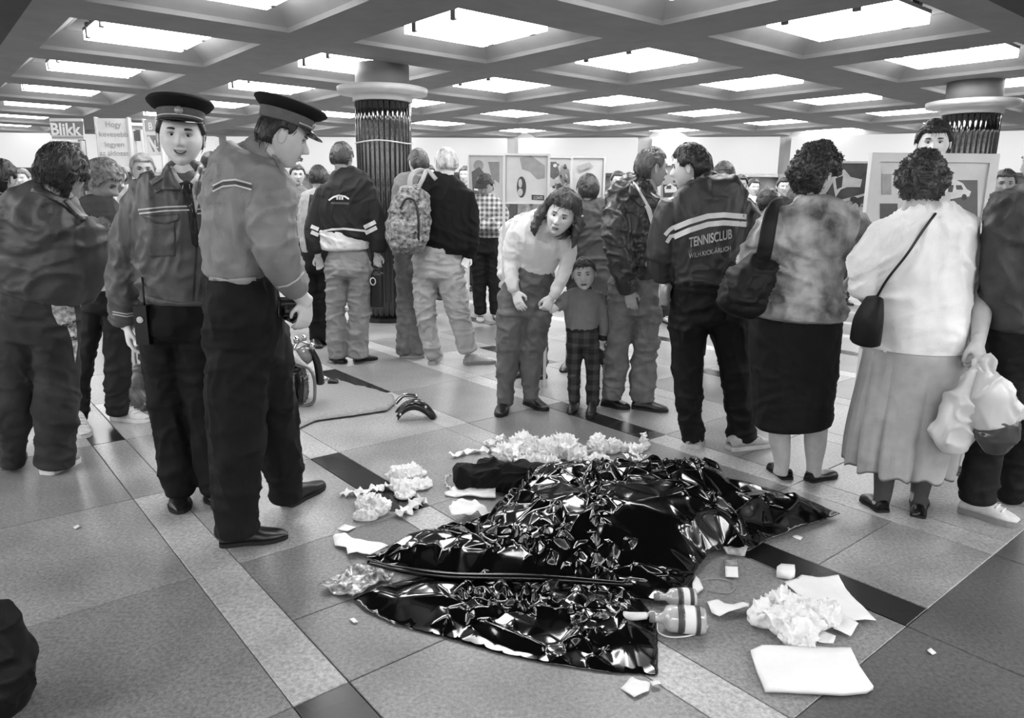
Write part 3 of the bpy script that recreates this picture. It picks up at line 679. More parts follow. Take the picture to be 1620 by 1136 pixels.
P.dec('shirt', [(313, 263), (319, 260), (320, 285), (311, 335), (305, 340), (300, 300), (299, 289), (307, 281)], trb, cl('white_shirt', 185), .008, 3, .004)
P.dec('tie', [(281, 291), (296, 285), (305, 291), (303, 300), (310, 345), (316, 385), (311, 392), (304, 386), (298, 345), (290, 303)], tr+['shirt'], cl('black_tie', 34, .6), .006, 4, .004)
P.dec('collar_flap', [(266, 260), (260, 266), (255, 300), (246, 306), (243, 299), (284, 300), (286, 296), (274, 276)], tr+['shirt'], UNI, .013, 4, .006)
P.dec('collar_flap', [(320, 262), (330, 270), (341, 300), (324, 303), (310, 316), (312, 296)], tr+['shirt'], UNI, .013, 4, .006)
for a, b in (((218, 332), (302, 326)), ((220, 338), (303, 332)), ((312, 331), (345, 331)), ((312, 338), (345, 338))): P.dec('reflective_piping', strip([a, ((a[0]+b[0])/2, (a[1]+b[1])/2-1.5), b], 1.1), tr, STR, .006, 4)
P.dec('pocket_flap', [(226, 342), (282, 338), (283, 348), (262, 354), (246, 353)], tr, UNI, .008, 4, .005)
P.dec('pocket', [(231, 352), (276, 350), (277, 405), (237, 407)], tr, UNI, .005, 5, .003)
P.dec('zip', strip([(308, 345), (311, 400), (308, 440), (306, 476)], 1.6), tr, mat('dark_zip', 40), .006, 4)
P.dec('waistband', strip([(228, 474), (255, 482), (285, 486), (335, 484)], 8), tr, UNI, .010, 5, .004)
for s_ in (0, 1): P.dec('reflective_piping', strip([(178, 493+4*s_), (200, 497+4*s_), (219, 494+4*s_)], 1), tr, STR, .006, 3)
P.dec('epaulette', [(236, 286), (262, 270), (267, 275), (240, 293)], tr, mat('epaulette_grey', 120, rough=.5), .010, 3, .006)
P.dec('epaulette', [(326, 268), (344, 284), (341, 291), (322, 276)], tr, mat('epaulette_grey', 120), .010, 3, .006)
P.cloth('trousers', BLK, [P.t([(283, 468, 52, 0, .14), (284, 500, 55, 0, .15), (285, 530, 52, 0, .14)]),
    P.t([(262, 515, 34, 0, .11), (262, 580, 33), (268, 650, 29), (276, 710, 26), (283, 755, 27), (285, 782, 22)]), P.t([(312, 515, 34, 0, .11), (322, 600, 31), (331, 680, 27), (338, 740, 25), (340, 778, 22)])], .012, 5, .008, (5, 5, 9))
P.shoe((284, 778), (286, 814), .105, 'dress', 30, 18); P.shoe((336, 772), (344, 800), .105, 'dress', 30, 18)
o = tag(link('hand_radio', mesh('hand_radio', box(MB(), (-.028, -.018, -.09), (.028, .018, .08)), False), mat('radio_black', 24, rough=.35)), 'small dark hand radio hanging at the smiling officer hip', 'radio'); o.location = P.p(226, 512, -.14); 
link('antenna', mesh('antenna', tube([(.015, 0, .08), (.015, 0, .2)], .005, n=4, seg=8)), mat('radio_black', 24), o); link('dial', mesh('dial', xf(lathe([(.014, 0), (.014, .006), (.006, .008)], 16), Matrix.Translation((0, -.018, .02)) @ Matrix.Rotation(math.pi/2, 4, 'X')), False), mat('silver_dial', 180, rough=.3), o)

# ---------------- officer in profile
P = Person('uniformed officer in peaked cap seen from behind, head turned right looking down', (352, 866)); O2 = P
h = hand_mb(P.p(486, 478, .05), P.p(479, 530, .0)-P.p(486, 478, .05), (.75, -.65, 0), 1, .5, .86)
P.head(446, 217, 88, 66, 18, 0, g=158, hi=True, neck=(414, 258, 22), extra=[P.t([(405, 280, 26, 0), (425, 285, 24, 0), (430, 360, 22, -.1), (440, 410, 18, -.08), (462, 452, 14, 0), (486, 480, 12, .05)]), P.t([(410, 262, 40, 0, .1), (390, 300, 52, 0, .11), (385, 400, 48, 0, .11), (383, 440, 45, 0, .1)]), h], brow=45)
P.hair(42, thick=.010, front=.078, side=.012, nape=-.05, strands=260)
cap_on(P, g=40, gb=82, tilt=2)
P.cloth('jacket', UNI2, [P.t([(414, 243, 30, .02, .08), (408, 256, 46, .02, .11), (399, 275, 63, 0, .15), (394, 310, 66, 0, .17), (390, 360, 62, 0, .17), (380, 410, 53, 0, .165), (374, 440, 46, 0, .15)], sq=.92),
    P.t([(428, 272, 26, -.05), (432, 310, 34, -.12), (430, 355, 36, -.15), (437, 395, 34, -.14), (452, 430, 29, -.08), (470, 458, 22, .0)])], .011, 5, .009, (6, 6, 8), fine=.35)
P.cloth('collar', UNI2, [P.t([(430, 225, 25, .04, .07), (424, 234, 29, .03, .08), (417, 244, 33, .02, .09), (408, 256, 34, .02, .095)])], .007, 3, .003)
tr = ['jacket', 'collar']
for k in (0, 1): P.dec('reflective_piping', strip([(336, 294+9*k), (352, 286+9*k), (372, 284+9*k), (398, 291+9*k)], 1.3), tr, STR, .006, 4)
P.dec('dark_stripe', strip([(336, 298), (352, 291), (372, 289), (398, 296)], 2.6), tr, mat('dark_stripe', 60), .005, 4)
P.dec('waistband', strip([(330, 443), (360, 448), (405, 444)], 6), tr, mat('pale_waistband', 150), .010, 5, .004)
P.dec('reflective_piping', strip([(437, 455), (455, 452), (470, 443), (481, 430)], 1.5), tr, STR, .008, 4)
P.dec('epaulette', [(430, 244), (438, 246), (452, 272), (447, 276)], tr, mat('epaulette_grey', 120), .010, 3, .006)
P.cloth('trousers', BLK, [P.t([(378, 432, 46, 0, .15), (384, 480, 56, 0, .17), (388, 530, 62, .05, .17), (390, 570, 60, .05, .15)]),
    P.t([(378, 520, 50, 0, .13), (376, 620, 46), (375, 720, 40), (373, 790, 33), (374, 842, 35)]), P.t([(412, 530, 46, .1, .13), (424, 600, 40, .17), (436, 680, 34, .26), (448, 740, 30, .33), (455, 788, 27, .36)])], .012, 5, .008, (5, 5, 9))
P.shoe((348, 862), (456, 850), .105, 'dress', 34, 18); P.shoe((452, 802), (511, 768), .105, 'dress', 34, 18)
P.dec('holster', [(440, 470), (478, 470), (480, 500), (462, 512), (440, 500)], ['trousers'], mat('leather_black', 24, rough=.4), .02, 5, .015)
# ---------------- left man from behind
P = Person('dark-haired man from behind in dark bomber jacket and paint-stained jeans', (85, 745))
P.head(99, 274, 80, 4, 22, 0, g=120, neck=(84, 325, 26), extra=[P.t([(80, 330, 40, 0, .08), (68, 400, 55, 0, .1), (62, 470, 50, 0, .1)])], dy=.02)
P.hair(48, thick=.022, front=.06, side=-.035, nape=-.12, strands=900, slen=.07, rough=.008)
P.cloth('jacket', cl('bomber_jacket', 60, .5, spec=.4), [P.t([(92, 306, 36, .0, .09), (84, 322, 60, 0, .12), (76, 345, 78, 0, .15), (70, 400, 80, 0, .17), (64, 445, 72, 0, .165), (60, 468, 62, 0, .15)], sq=.9),
    P.t([(132, 345, 20, 0), (143, 385, 23, 0), (146, 430, 22, .03), (132, 470, 18, .12)]), P.t([(6, 345, 20), (-12, 400, 22), (-16, 450, 20), (-5, 490, 16)])], .012, 6, .012, (4.5, 4.5, 5), fine=.3)
P.dec('collar', strip([(50, 298), (75, 306), (105, 322), (132, 346)], 5), ['jacket'], cl('bomber_jacket', 72), .012, 4, .01)
P.dec('epaulette', [(100, 318), (106, 314), (136, 346), (130, 350)], ['jacket'], cl('bomber_jacket', 72), .016, 4, .008)
P.cloth('trousers', cl('stained_denim', 48, .8, amt=.5, sc=7), [P.t([(60, 465, 58, 0, .15), (60, 500, 62, 0, .16), (60, 535, 60, 0, .15)]), P.t([(28, 520, 32, 0, .13), (24, 600, 30), (20, 680, 24), (20, 738, 17)]), P.t([(88, 520, 33, 0, .13), (90, 600, 31), (88, 680, 30), (88, 736, 28)])], .012, 5, .009, (5, 5, 8))
pst = mat('pale_paint_stain', 170, rough=.8, amt=.6, lo=60, sc=40)
P.dec('paint_stain', [(80, 470), (112, 466), (119, 495), (123, 545), (119, 575), (114, 540), (106, 516), (92, 514), (83, 496)], ['trousers'], pst, .003, 4)
P.shoe((72, 752), (122, 728), .10, 'sneaker', 120, 190); P.shoe((14, 744), (30, 722), .10, 'sneaker', 60, 90)
# ---------------- youth in T-shirt
P = Person('fair youth in printed dark T-shirt looking down beside the bomber jacket man', (195, 668))
P.head(160, 287, 62, 88, 30, 5, g=118, neck=(150, 318, 13), extra=[P.t([(152, 318, 14, 0, .06), (157, 350, 28, 0, .09), (160, 440, 26, 0, .09)]), P.t([(160, 340, 10), (188, 350, 9), (192, 400, 8, -.05), (182, 450, 7, -.15)])])
P.hair(118, thick=.022, front=.05, side=-.02, nape=-.07, strands=500, rough=.009, slen=.05)
P.cloth('tshirt', cl('dark_tee', 66, .8), [P.t([(152, 312, 20, 0, .08), (154, 328, 36, 0, .11), (157, 370, 38, 0, .13), (158, 420, 36, 0, .13), (160, 448, 34, 0, .125)]), P.t([(188, 335, 12), (194, 375, 14), (192, 400, 13)]), P.t([(124, 335, 12), (118, 375, 14), (122, 410, 12)])], .011, 5, .007)
P.dec('shirt_print', [(162+14*math.cos(a), 362+20*math.sin(a)) for a in np.linspace(0, 6.28, 18)[:-1]], ['tshirt'], mat('shirt_print', 88, amt=.7, sc=30), .004, 4)
P.cloth('shirt_tail', cl('white_hem', 212), [P.t([(160, 436, 35, 0, .13), (162, 450, 35, 0, .13), (164, 462, 33, 0, .12)])], .011, 4, .005)
P.cloth('trousers', cl('charcoal_trousers', 32), [P.t([(166, 455, 32, 0, .12), (168, 490, 34, 0, .13)]), P.t([(184, 490, 20), (187, 560, 19), (186, 620, 18), (187, 655, 17)]), P.t([(148, 490, 18), (136, 560, 14, .0), (128, 620, 13), (126, 664, 12)])], .012, 5, .007)
P.shoe((180, 662), (234, 668), .10, 'sneaker', 195, 200); P.shoe((122, 668), (134, 694), .10, 'sneaker', 185, 190)
# ---------------- dark haired head at far left
P = Person('person with dark hair cut off by the left edge behind the bomber jacket', (-8, 650))
P.head(2, 283, 54, 10, 5, 0, g=130, neck=(0, 312, 14)); P.hair(34, thick=.018, nape=-.1, strands=200)
P.cloth('jacket', cl('dark_tee', 66), [P.t([(0, 305, 22, 0, .08), (-4, 325, 44, 0, .11), (-6, 400, 42, 0, .12), (-6, 450, 40, 0, .12)])], .014); P.cloth('trousers', BLK, [P.t([(-6, 440, 38, 0, .12), (-6, 490, 38)]), P.t([(-22, 490, 18), (-20, 640, 13)]), P.t([(8, 490, 18), (6, 640, 13)])], .016)
P.shoe((-20, 648), (-14, 672), .1, 'dress', 34, 18); P.shoe((6, 648), (10, 672), .1, 'dress', 34, 18)
# ---------------- boy behind the college jacket
P = Person('short-haired boy in pale jacket half hidden behind college jacket youth', (505, 545))
P.head(504, 282, 38, 355, 5, 0, g=140, neck=(503, 302, 8)); P.hair(52, thick=.010, nape=-.06, strands=150)
P.cloth('jacket', cl('pale_jacket', 160), [P.t([(503, 300, 12, 0, .08), (502, 312, 26, 0, .11), (500, 350, 25, 0, .12), (502, 400, 24, 0, .12)]), P.t([(482, 318, 9), (479, 355, 9), (484, 395, 8)])], .013)
P.dec('strap', strip([(494, 308), (490, 340), (492, 385)], 4), ['jacket'], mat('strap_black', 30), .01, 4, .006)
P.cloth('trousers', BLK, [P.t([(503, 392, 24, 0, .12), (504, 430, 25, 0, .13)]), P.t([(494, 425, 14), (498, 480, 13), (503, 540, 12)]), P.t([(514, 425, 14), (516, 480, 13), (518, 540, 12)])], .013)
P.shoe((496, 545), (506, 552), .1, 'dress', 34, 18); P.shoe((512, 543), (530, 546), .1, 'dress', 34, 18)
# ---------------- college jacket youth
P = Person('youth from behind in dark college jacket with white hem, pale baggy jeans', (555, 574))
hR = hand_mb(P.p(597, 402, 0), P.p(597, 425, 0)-P.p(597, 402, 0), (-.3, .9, 0), 1, .6, .9); hL = hand_mb(P.p(503, 405), P.p(507, 425)-P.p(503, 405), (-.3, .9, 0), -1, .5, .9)
P.head(541, 250, 46, 10, 3, 0, g=135, neck=(541, 276, 11), extra=[P.t([(592, 330, 8), (597, 405, 5)]), P.t([(500, 330, 8), (503, 408, 5)]), P.t([(541, 278, 12, 0, .06), (546, 300, 34, 0, .09), (547, 330, 40, 0, .1), (547, 390, 30, 0, .1)]), P.t([(590, 320, 9), (560, 312, 12)]), P.t([(503, 320, 9), (530, 312, 12)]), hR, hL], vs=.006)
P.hair(58, thick=.010, front=.065, nape=-.055, strands=250, slen=.02)
P.cloth('jacket', cl('college_jacket', 40, .8), [P.t([(542, 268, 18, 0, .075), (545, 278, 30, 0, .1), (548, 292, 42, 0, .13), (549, 325, 46, 0, .145), (547, 360, 43, 0, .14), (545, 372, 41, 0, .135)], sq=.92), P.t([(583, 300, 13), (592, 335, 15), (599, 370, 16), (599, 398, 12)]), P.t([(512, 300, 12), (502, 335, 14), (498, 370, 15), (500, 400, 11)])], .011, 5, .008, (7, 7, 4), fine=.3)
P.cloth('jacket_hem', cl('white_hem', 212), [P.t([(545, 366, 40.5, 0, .138), (545, 378, 39, 0, .138), (546, 394, 37.5, 0, .138)])], .010, 3, .006)
P.dec('hem_stripe', strip([(505, 367), (525, 363), (545, 362), (565, 364), (583, 366)], 1.6), ['jacket', 'jacket_hem'], cl('white_hem', 212), .008, 3)
for k in (0, 1): P.dec('sleeve_stripe', strip([(576+2*k, 360+9*k), (594+2*k, 351+9*k)], 3.2), ['jacket'], cl('white_hem', 212), .008, 3); P.dec('sleeve_stripe', strip([(492, 358+9*k), (504, 363+9*k)], 3), ['jacket'], cl('white_hem', 212), .008, 3)
P.dec('back_emblem', strip([(520, 317), (527, 312), (536, 309), (546, 311), (552, 315)], 1.3), ['jacket'], cl('white_hem', 212), .005, 2)
for k in range(3): P.dec('back_emblem', [(532+4*k, 311), (535+4*k, 311), (535+4*k, 316), (532+4*k, 316)], ['jacket'], cl('white_hem', 212), .005, 2)
P.dec('back_lettering', strip([(523, 321), (552, 322)], 1.6), ['jacket'], mat('faint_print', 76), .004, 2)
LJ = cl('light_jeans', 132, .85, amt=.22, sc=6)
P.cloth('trousers', LJ, [P.t([(551, 394, 27, 0, .09), (551, 412, 34, 0, .125), (551, 435, 36, 0, .14)]), P.t([(533, 425, 18, 0, .11), (531, 480, 16), (532, 530, 16), (534, 565, 15)]), P.t([(570, 425, 19, 0, .11), (569, 490, 18), (566, 540, 17), (567, 564, 17)])], .010, 4, .009, (6, 6, 14))
P.shoe((527, 568), (545, 576), .11, 'dress', 40, 25); P.shoe((560, 572), (597, 568), .11, 'dress', 40, 25)
b = empty('camera_case', P.p(597, 488, -.02), 'black case carried in the right hand of the college jacket youth', 'bag'); c0 = P.p(597, 488, -.02)
link('case_body', vox(tube([P.p(597, 432, -.02)-c0, P.p(597, 485, -.02)-c0], [.055, .06], [.04, .045], n=6, seg=12, sq=.6), .01, 3), mat('leather_black', 24), b); link('buckle', mesh('buckle', tube(np.array([(.022*math.cos(t)-.02, -.06, .24+.03*math.sin(t)) for t in np.linspace(0, 6.28, 13)]), .005, n=20, seg=6)), mat('buckle_metal', 190, rough=.3), b)
link('handle', mesh('handle', tube([(-.03, 0, .27), (-.02, 0, .33), (.02, 0, .33), (.03, 0, .27)], .008, n=12, seg=8)), mat('leather_black', 24), b)
# ---------------- hidden friend in jeans by the column
P = Person('youth in jeans and pale shoes mostly hidden behind the patterned backpack', (645, 566))
P.head(662, 258, 40, 330, 5, 0, g=175, neck=(660, 280, 10)); P.hair(80, thick=.014, strands=150)
P.cloth('jumper', cl('grey_jumper', 120), [P.t([(658, 278, 16, 0, .08), (655, 292, 32, 0, .11), (652, 340, 31, 0, .12), (650, 398, 29, 0, .12)])], .013)
P.cloth('trousers', cl('mid_jeans', 118, amt=.25), [P.t([(648, 388, 27, 0, .12), (648, 430, 24, 0, .12)]), P.t([(642, 425, 15), (642, 480, 14), (640, 530, 13), (638, 560, 12)]), P.t([(658, 425, 14), (660, 500, 12), (662, 558, 12)])], .012, 4, .008, (6, 6, 14))
P.shoe((632, 566), (672, 565), .1, 'sneaker', 150, 160); P.shoe((658, 560), (676, 558), .1, 'sneaker', 150, 160)
# ---------------- backpack youth
P = Person('fair-haired youth from behind in black sweater and wide pale trousers', (705, 576)); BPY = P
hR = hand_mb(P.p(741, 405, -.02), P.p(730, 430, -.05)-P.p(741, 405, -.02), (0, .9, 0), 1, .6, .9)
P.head(706, 259, 48, 335, 4, 0, g=190, neck=(706, 286, 12), extra=[P.t([(706, 288, 14, 0, .06), (703, 310, 34, 0, .1), (704, 390, 30, 0, .1)]), P.t([(705, 318, 12), (735, 330, 9)]), P.t([(735, 330, 9), (741, 408, 5)]), hR], vs=.006)
P.hair(172, thick=.007, front=.07, nape=-.05, strands=150, slen=.02)
P.cloth('sweater', cl('black_sweater', 20, .9), [P.t([(706, 276, 18, 0, .075), (704, 286, 34, 0, .11), (702, 302, 44, 0, .135), (703, 345, 44, 0, .145), (704, 385, 41, 0, .14), (704, 400, 38, 0, .13)], sq=.92), P.t([(738, 305, 13), (744, 345, 14), (745, 380, 13), (742, 408, 10)])], .011, 5, .007, (6, 6, 5))
WT = cl('pale_trousers', 158, .85, amt=.16, sc=6)
P.cloth('trousers', WT, [P.t([(694, 392, 38, 0, .13), (692, 415, 39, 0, .14), (692, 438, 37, 0, .14)]), P.t([(674, 425, 20, 0, .11), (672, 480, 17), (678, 530, 14), (688, 566, 13)]), P.t([(710, 425, 23, 0, .12), (722, 480, 20, -.02), (734, 530, 15, -.03), (741, 556, 15, -.03)])], .010, 4, .009, (6, 6, 14))
P.shoe((684, 578), (694, 562), .10, 'sneaker', 165, 150); P.shoe((734, 577), (784, 574), .12, 'sneaker', 165, 120)
cb = P.p(646, 398, -.22); b = empty('backpack', cb, 'patterned canvas backpack slung on one shoulder of the black sweater youth', 'backpack')
stretch_k = 60.
bpm = mat('patterned_canvas', 118, rough=.8, amt=.9, lo=8, sc=34, bump=.3)
bd = vox(MB().join(tube([P.p(655, 300, -.2), P.p(650, 330, -.2), P.p(645, 370, -.22), P.p(645, 398, -.22)], [.12, .165, .18, .13], [.08, .12, .13, .1], seg=20, sq=.85)).join(tube([P.p(640, 355, -.34), P.p(642, 392, -.34)], [.11, .12], [.06, .06], seg=16, sq=.8)), .012, 4); folds(bd, .008); link('backpack_body', bd, bpm, b, cb)
link('shoulder_strap', mesh('shoulder_strap', tube([P.p(648, 306, -.2), P.p(650, 280, -.14), P.p(664, 270, -.05), P.p(682, 276, .05)], .022, .006, n=20, seg=8)), mat('pale_webbing', 150, rough=.8), b, cb)
link('shoulder_strap', mesh('shoulder_strap', tube([P.p(655, 310, -.2), P.p(668, 285, -.16), P.p(676, 270, -.08), P.p(690, 284, -.13)], .018, .006, n=20, seg=8)), mat('pale_webbing', 150), b, cb)
link('zip_band', mesh('zip_band', tube([P.p(633, 330, -.36), P.p(642, 315, -.34), P.p(656, 318, -.34), P.p(662, 345, -.36), P.p(662, 380, -.36)], .01, .012, n=24, seg=8)), mat('leather_black', 24), b, cb)
link('grab_loop', mesh('grab_loop', tube([P.p(648, 302, -.2), P.p(658, 292, -.22), P.p(663, 298, -.2)], .008, n=12, seg=6)), mat('pale_webbing', 150), b, cb)
# ---------------- plaid shirt with crossed arms
P = Person('man in cap and checked shirt with folded arms in the middle distance', (765, 508))
P.head(768, 294, 36, 200, 22, 0, g=120, neck=(769, 312, 8)); P.hair(40, thick=.01, strands=0)
stretch_k = 115.
d_, F_ = sphere_dirs(24, 16); V_ = headbase(d_); V_ = V_*np.array([1.12, 1.12, 1.1]); V_[:, 2] = np.maximum(V_[:, 2], .045); mb = MB().add(V_, F_); mb.join(tube([(0, .09, .05), (0, .17, .038)], [.07, .055], [.004, .004], n=5, seg=12, ref=(0, 0, 1))); P.add('cap', mesh('cap', MB().add(P.loc(mb.V()), mb.f)), cl('baseball_cap', 45))
P.cloth('shirt', mat('checked_shirt', 138, rough=.8, pattern='plaid', amt=.3, sc=12), [P.t([(769, 308, 12, 0, .08), (769, 318, 24, 0, .11), (769, 345, 27, 0, .13), (768, 375, 26, 0, .13)]), P.t([(793, 325, 8), (797, 345, 8, -.05), (785, 360, 8, -.18), (755, 352, 7, -.22)]), P.t([(745, 325, 8), (742, 345, 8, -.05), (755, 360, 8, -.2), (782, 350, 7, -.22)])], .011, 4, .006)
P.cloth('trousers', BLK, [P.t([(769, 370, 25, 0, .12), (769, 400, 26, 0, .13)]), P.t([(757, 395, 14), (758, 450, 11), (760, 496, 10)]), P.t([(781, 395, 14), (783, 450, 11), (785, 496, 10)])], .013)
P.shoe((760, 498), (760, 512), .1, 'sneaker', 150, 120); P.shoe((784, 498), (788, 508), .1, 'sneaker', 150, 120)
# ---------------- leaning woman
P = Person('woman in white sweater and jeans leaning forward, holding the small girl by hand', (815, 648)); MO = P
hL = hand_mb(P.p(815, 462, -.12), P.p(826, 498, -.2)-P.p(815, 462, -.12), (-.55, -.8, .1), -1, .3, .92, .05)
hR = hand_mb(P.p(872, 470, -.14), P.p(860, 500, -.16)-P.p(872, 470, -.14), (.3, -.95, 0), 1, .95, .92)
P.head(887, 342, 62, 192, 6, -17, -.28, g=168, fem=True, hi=True, neck=(868, 362, 16, -.18), extra=[P.t([(866, 362, 18, -.18, .07), (856, 380, 36, -.1, .1), (848, 415, 28, 0, .1)]), P.t([(845, 365, 11, -.1), (818, 355, 9), (808, 400, 8, -.05), (812, 440, 7, -.1), (815, 466, 6, -.12)]), P.t([(870, 372, 10, -.14), (893, 372, 9, -.15), (897, 405, 8, -.15), (886, 440, 7, -.15), (872, 474, 5.5, -.14)]), hL, hR], vs=.005, brow=60)
P.hair(74, thick=.034, front=.062, side=.035, nape=-.09, strands=700, rough=.010, slen=.07, top=.008)
lk = MB(); R_ = random.Random(5)
for k in range(64):
    a = math.radians(R_.uniform(82, 278)); 
    if k < 12: a = math.radians(R_.choice((82, 88, 272, 278))+R_.uniform(-4, 8))
    r0 = .108; L_ = R_.uniform(.15, .21); pts = []
    for u in np.linspace(0, 1, 7): rr_ = r0+.022*math.sin(u*2.6)+.012*u+.008*math.sin(u*9+k); pts.append((rr_*math.sin(a)*.92, rr_*math.cos(a), .045-L_*u))
    lk.join(tube(P.loc(np.array(pts)), np.array([.016, .022, .022, .021, .019, .015, .005])*P.hs, n=14, seg=8))
P.add('hair_locks', folds(vox(lk, .006, 2), .008, (30, 30, 14)), hairm(74))
P.cloth('sweater', cl('white_sweater', 205, .85, amt=.06), [P.t([(872, 352, 17, -.2, .075), (864, 358, 34, -.15, .1), (858, 370, 47, -.1, .13), (853, 390, 42, -.06, .13), (850, 408, 36, -.02, .125), (846, 424, 31, 0, .12)]), P.t([(826, 350, 14, -.08), (813, 378, 15, -.06), (808, 410, 13, -.06), (810, 440, 11, -.1), (814, 462, 9, -.12)]), P.t([(888, 368, 13, -.14), (899, 395, 13, -.15), (893, 430, 11, -.15), (880, 460, 9, -.15), (875, 470, 8, -.14)])], .009, 5, .005, (6, 6, 9))
P.cloth('trousers', cl('womans_jeans', 92, .85, amt=.25, sc=8), [P.t([(846, 418, 30, 0, .115), (842, 440, 36, .02, .14), (832, 475, 44, .06, .16), (827, 500, 42, .05, .15)]), P.t([(810, 495, 25, .03, .13), (806, 540, 22, .0), (801, 590, 16), (799, 640, 13)]), P.t([(848, 495, 24, .03, .13), (844, 540, 21, 0), (840, 585, 16), (840, 630, 13)])], .010, 4, .007, (7, 7, 12))
P.dec('belt_buckle', [(852, 424), (859, 424), (859, 430), (852, 430)], ['trousers'], mat('buckle_metal', 190), .008, 2, .004)
P.shoe((800, 640), (790, 661), .095, 'dress', 30, 20); P.shoe((832, 638), (866, 651), .095, 'dress', 30, 20)
P.cloth('sock', cl('white_sock', 170), [P.t([(799, 632, 9), (800, 644, 9)])], .008, 2, 0)
# ---------------- small girl
P = Person('small girl in grey sweatshirt and checked trousers holding the leaning woman hand', (918, 648))
h1 = hand_mb(P.p(884, 486, -.02), P.p(868, 492, -.05)-P.p(884, 486, -.02), (0, -.9, .3), 1, .6, .62); h2 = hand_mb(P.p(952, 534), P.p(949, 558)-P.p(952, 534), (-.5, .8, 0), 1, .4, .62)
P.head(924, 434, 50, 188, 3, 4, g=172, fem=True, hi=True, neck=(925, 460, 9), extra=[P.t([(925, 462, 9, 0, .04), (922, 475, 22, 0, .06), (920, 515, 19, 0, .06)]), P.t([(915, 472, 7), (900, 472, 6), (884, 487, 4)]), P.t([(930, 475, 7), (950, 480, 6), (954, 536, 4)]), h1, h2], vs=.0045, brow=60)
P.hair(66, thick=.010, front=.060, side=.02, nape=-.06, strands=420, slen=.05, rough=.004)
P.hair and None
P.cloth('sweatshirt', cl('grey_sweatshirt', 122, .85, amt=.1), [P.t([(925, 455, 12, 0, .06), (924, 464, 28, 0, .075), (921, 485, 29, 0, .085), (920, 508, 27, 0, .085), (920, 521, 25, 0, .08)]), P.t([(900, 466, 10), (890, 478, 10), (880, 488, 8)]), P.t([(944, 466, 10), (953, 490, 9), (956, 515, 8), (954, 534, 6.5)])], .008, 4, .004, (9, 9, 12))
P.cloth('waistband', cl('dark_knit', 42), [P.t([(920, 517, 25.5, 0, .083), (920, 524, 25, 0, .08)])], .007, 2, 0); P.cloth('collar', cl('dark_knit', 42), [P.t([(925, 453, 11, 0, .05), (925, 458, 13, 0, .06)])], .006, 2, 0)
P.cloth('cuff', cl('dark_knit', 42), [P.t([(954, 530, 7), (953, 538, 6.5)])], .006, 2, 0)
stretch_k = 85.
P.cloth('trousers', mat('tartan_trousers', 50, rough=.8, pattern='plaid', amt=.3, sc=12), [P.t([(921, 521, 25, 0, .08), (922, 545, 26, 0, .09)]), P.t([(909, 542, 14, 0, .08), (908, 590, 11), (909, 636, 9)]), P.t([(935, 542, 14, 0, .08), (938, 590, 12), (938, 641, 10)])], .008, 3, .004, (9, 9, 14))
P.shoe((912, 638), (902, 657), .07, 'dress', 45, 25); P.shoe((938, 644), (933, 663), .07, 'dress', 45, 25)
# ---------------- dark jacket person behind the girl
P = Person('person in dark open jacket standing behind the small girl and leather jacket man', (935, 585))
P.head(930, 300, 44, 350, 0, 0, g=140, neck=(930, 322, 10)); P.hair(60, thick=.014, strands=150)
P.cloth('jacket', cl('dull_jacket', 74, .6), [P.t([(930, 318, 18, 0, .08), (932, 332, 38, 0, .11), (934, 380, 40, 0, .13), (936, 440, 40, 0, .13), (936, 470, 38, 0, .12)]), P.t([(898, 340, 10), (893, 400, 11), (896, 450, 9)])], .013, 4, .008)
P.cloth('trousers', cl('charcoal_trousers', 32), [P.t([(936, 460, 34, 0, .12), (936, 490, 34)]), P.t([(915, 485, 15), (912, 530, 12), (910, 575, 11)]), P.t([(954, 485, 15), (956, 530, 12), (958, 575, 11)])], .013)
P.shoe((905, 578), (890, 590), .1, 'dress', 40, 30); P.shoe((958, 578), (966, 590), .1, 'dress', 40, 30)
# ---------------- leather jacket man
P = Person('short-haired man in wrinkled shiny leather jacket standing beside the small girl', (990, 646))
h = hand_mb(P.p(994, 460, -.13), P.p(1001, 490, -.16)-P.p(994, 460, -.13), (-.2, -.95, 0), -1, .35, .95)
P.head(1030, 266, 58, 72, 3, 0, g=128, neck=(1022, 298, 14), extra=[P.t([(1020, 300, 18, 0, .07), (1006, 330, 36, 0, .11), (1006, 420, 30, 0, .1)]), P.t([(1000, 325, 14), (982, 330, 14, -.06), (984, 400, 12, -.14), (994, 462, 8, -.13)]), h], vs=.0055, dy=.0)
P.hair(82, thick=.012, front=.06, nape=-.07, strands=400, slen=.025)
LEA = mat('leather_jacket', 52, rough=.33, spec=.5, amt=.22, sc=9, bump=.3, bsc=120, wr=.7, wsc=10)
P.cloth('jacket', LEA, [P.t([(1018, 284, 20, 0, .08), (1012, 296, 36, 0, .115), (1005, 315, 47, 0, .15), (1003, 360, 48, 0, .16), (1006, 400, 42, 0, .15), (1008, 432, 37, 0, .14)], sq=.92), P.t([(980, 318, 18, -.05), (975, 360, 22, -.13), (980, 405, 21, -.15), (988, 440, 18, -.14), (994, 462, 14, -.12)])], .009, 4, .011, (6, 6, 10), fine=.4)
P.cloth('waistband', LEA, [P.t([(1008, 428, 37, 0, .14), (1009, 440, 35, 0, .135)])], .010, 3, .002)
P.dec('shirt', [(1001, 286), (1008, 292), (1030, 330), (1040, 366), (1034, 368), (1022, 330), (1004, 304)], ['jacket'], cl('white_hem', 212), .010, 3, .006)
P.dec('collar', [(996, 288), (1004, 292), (1022, 325), (1014, 328), (994, 308)], ['jacket'], LEA, .014, 3, .008)
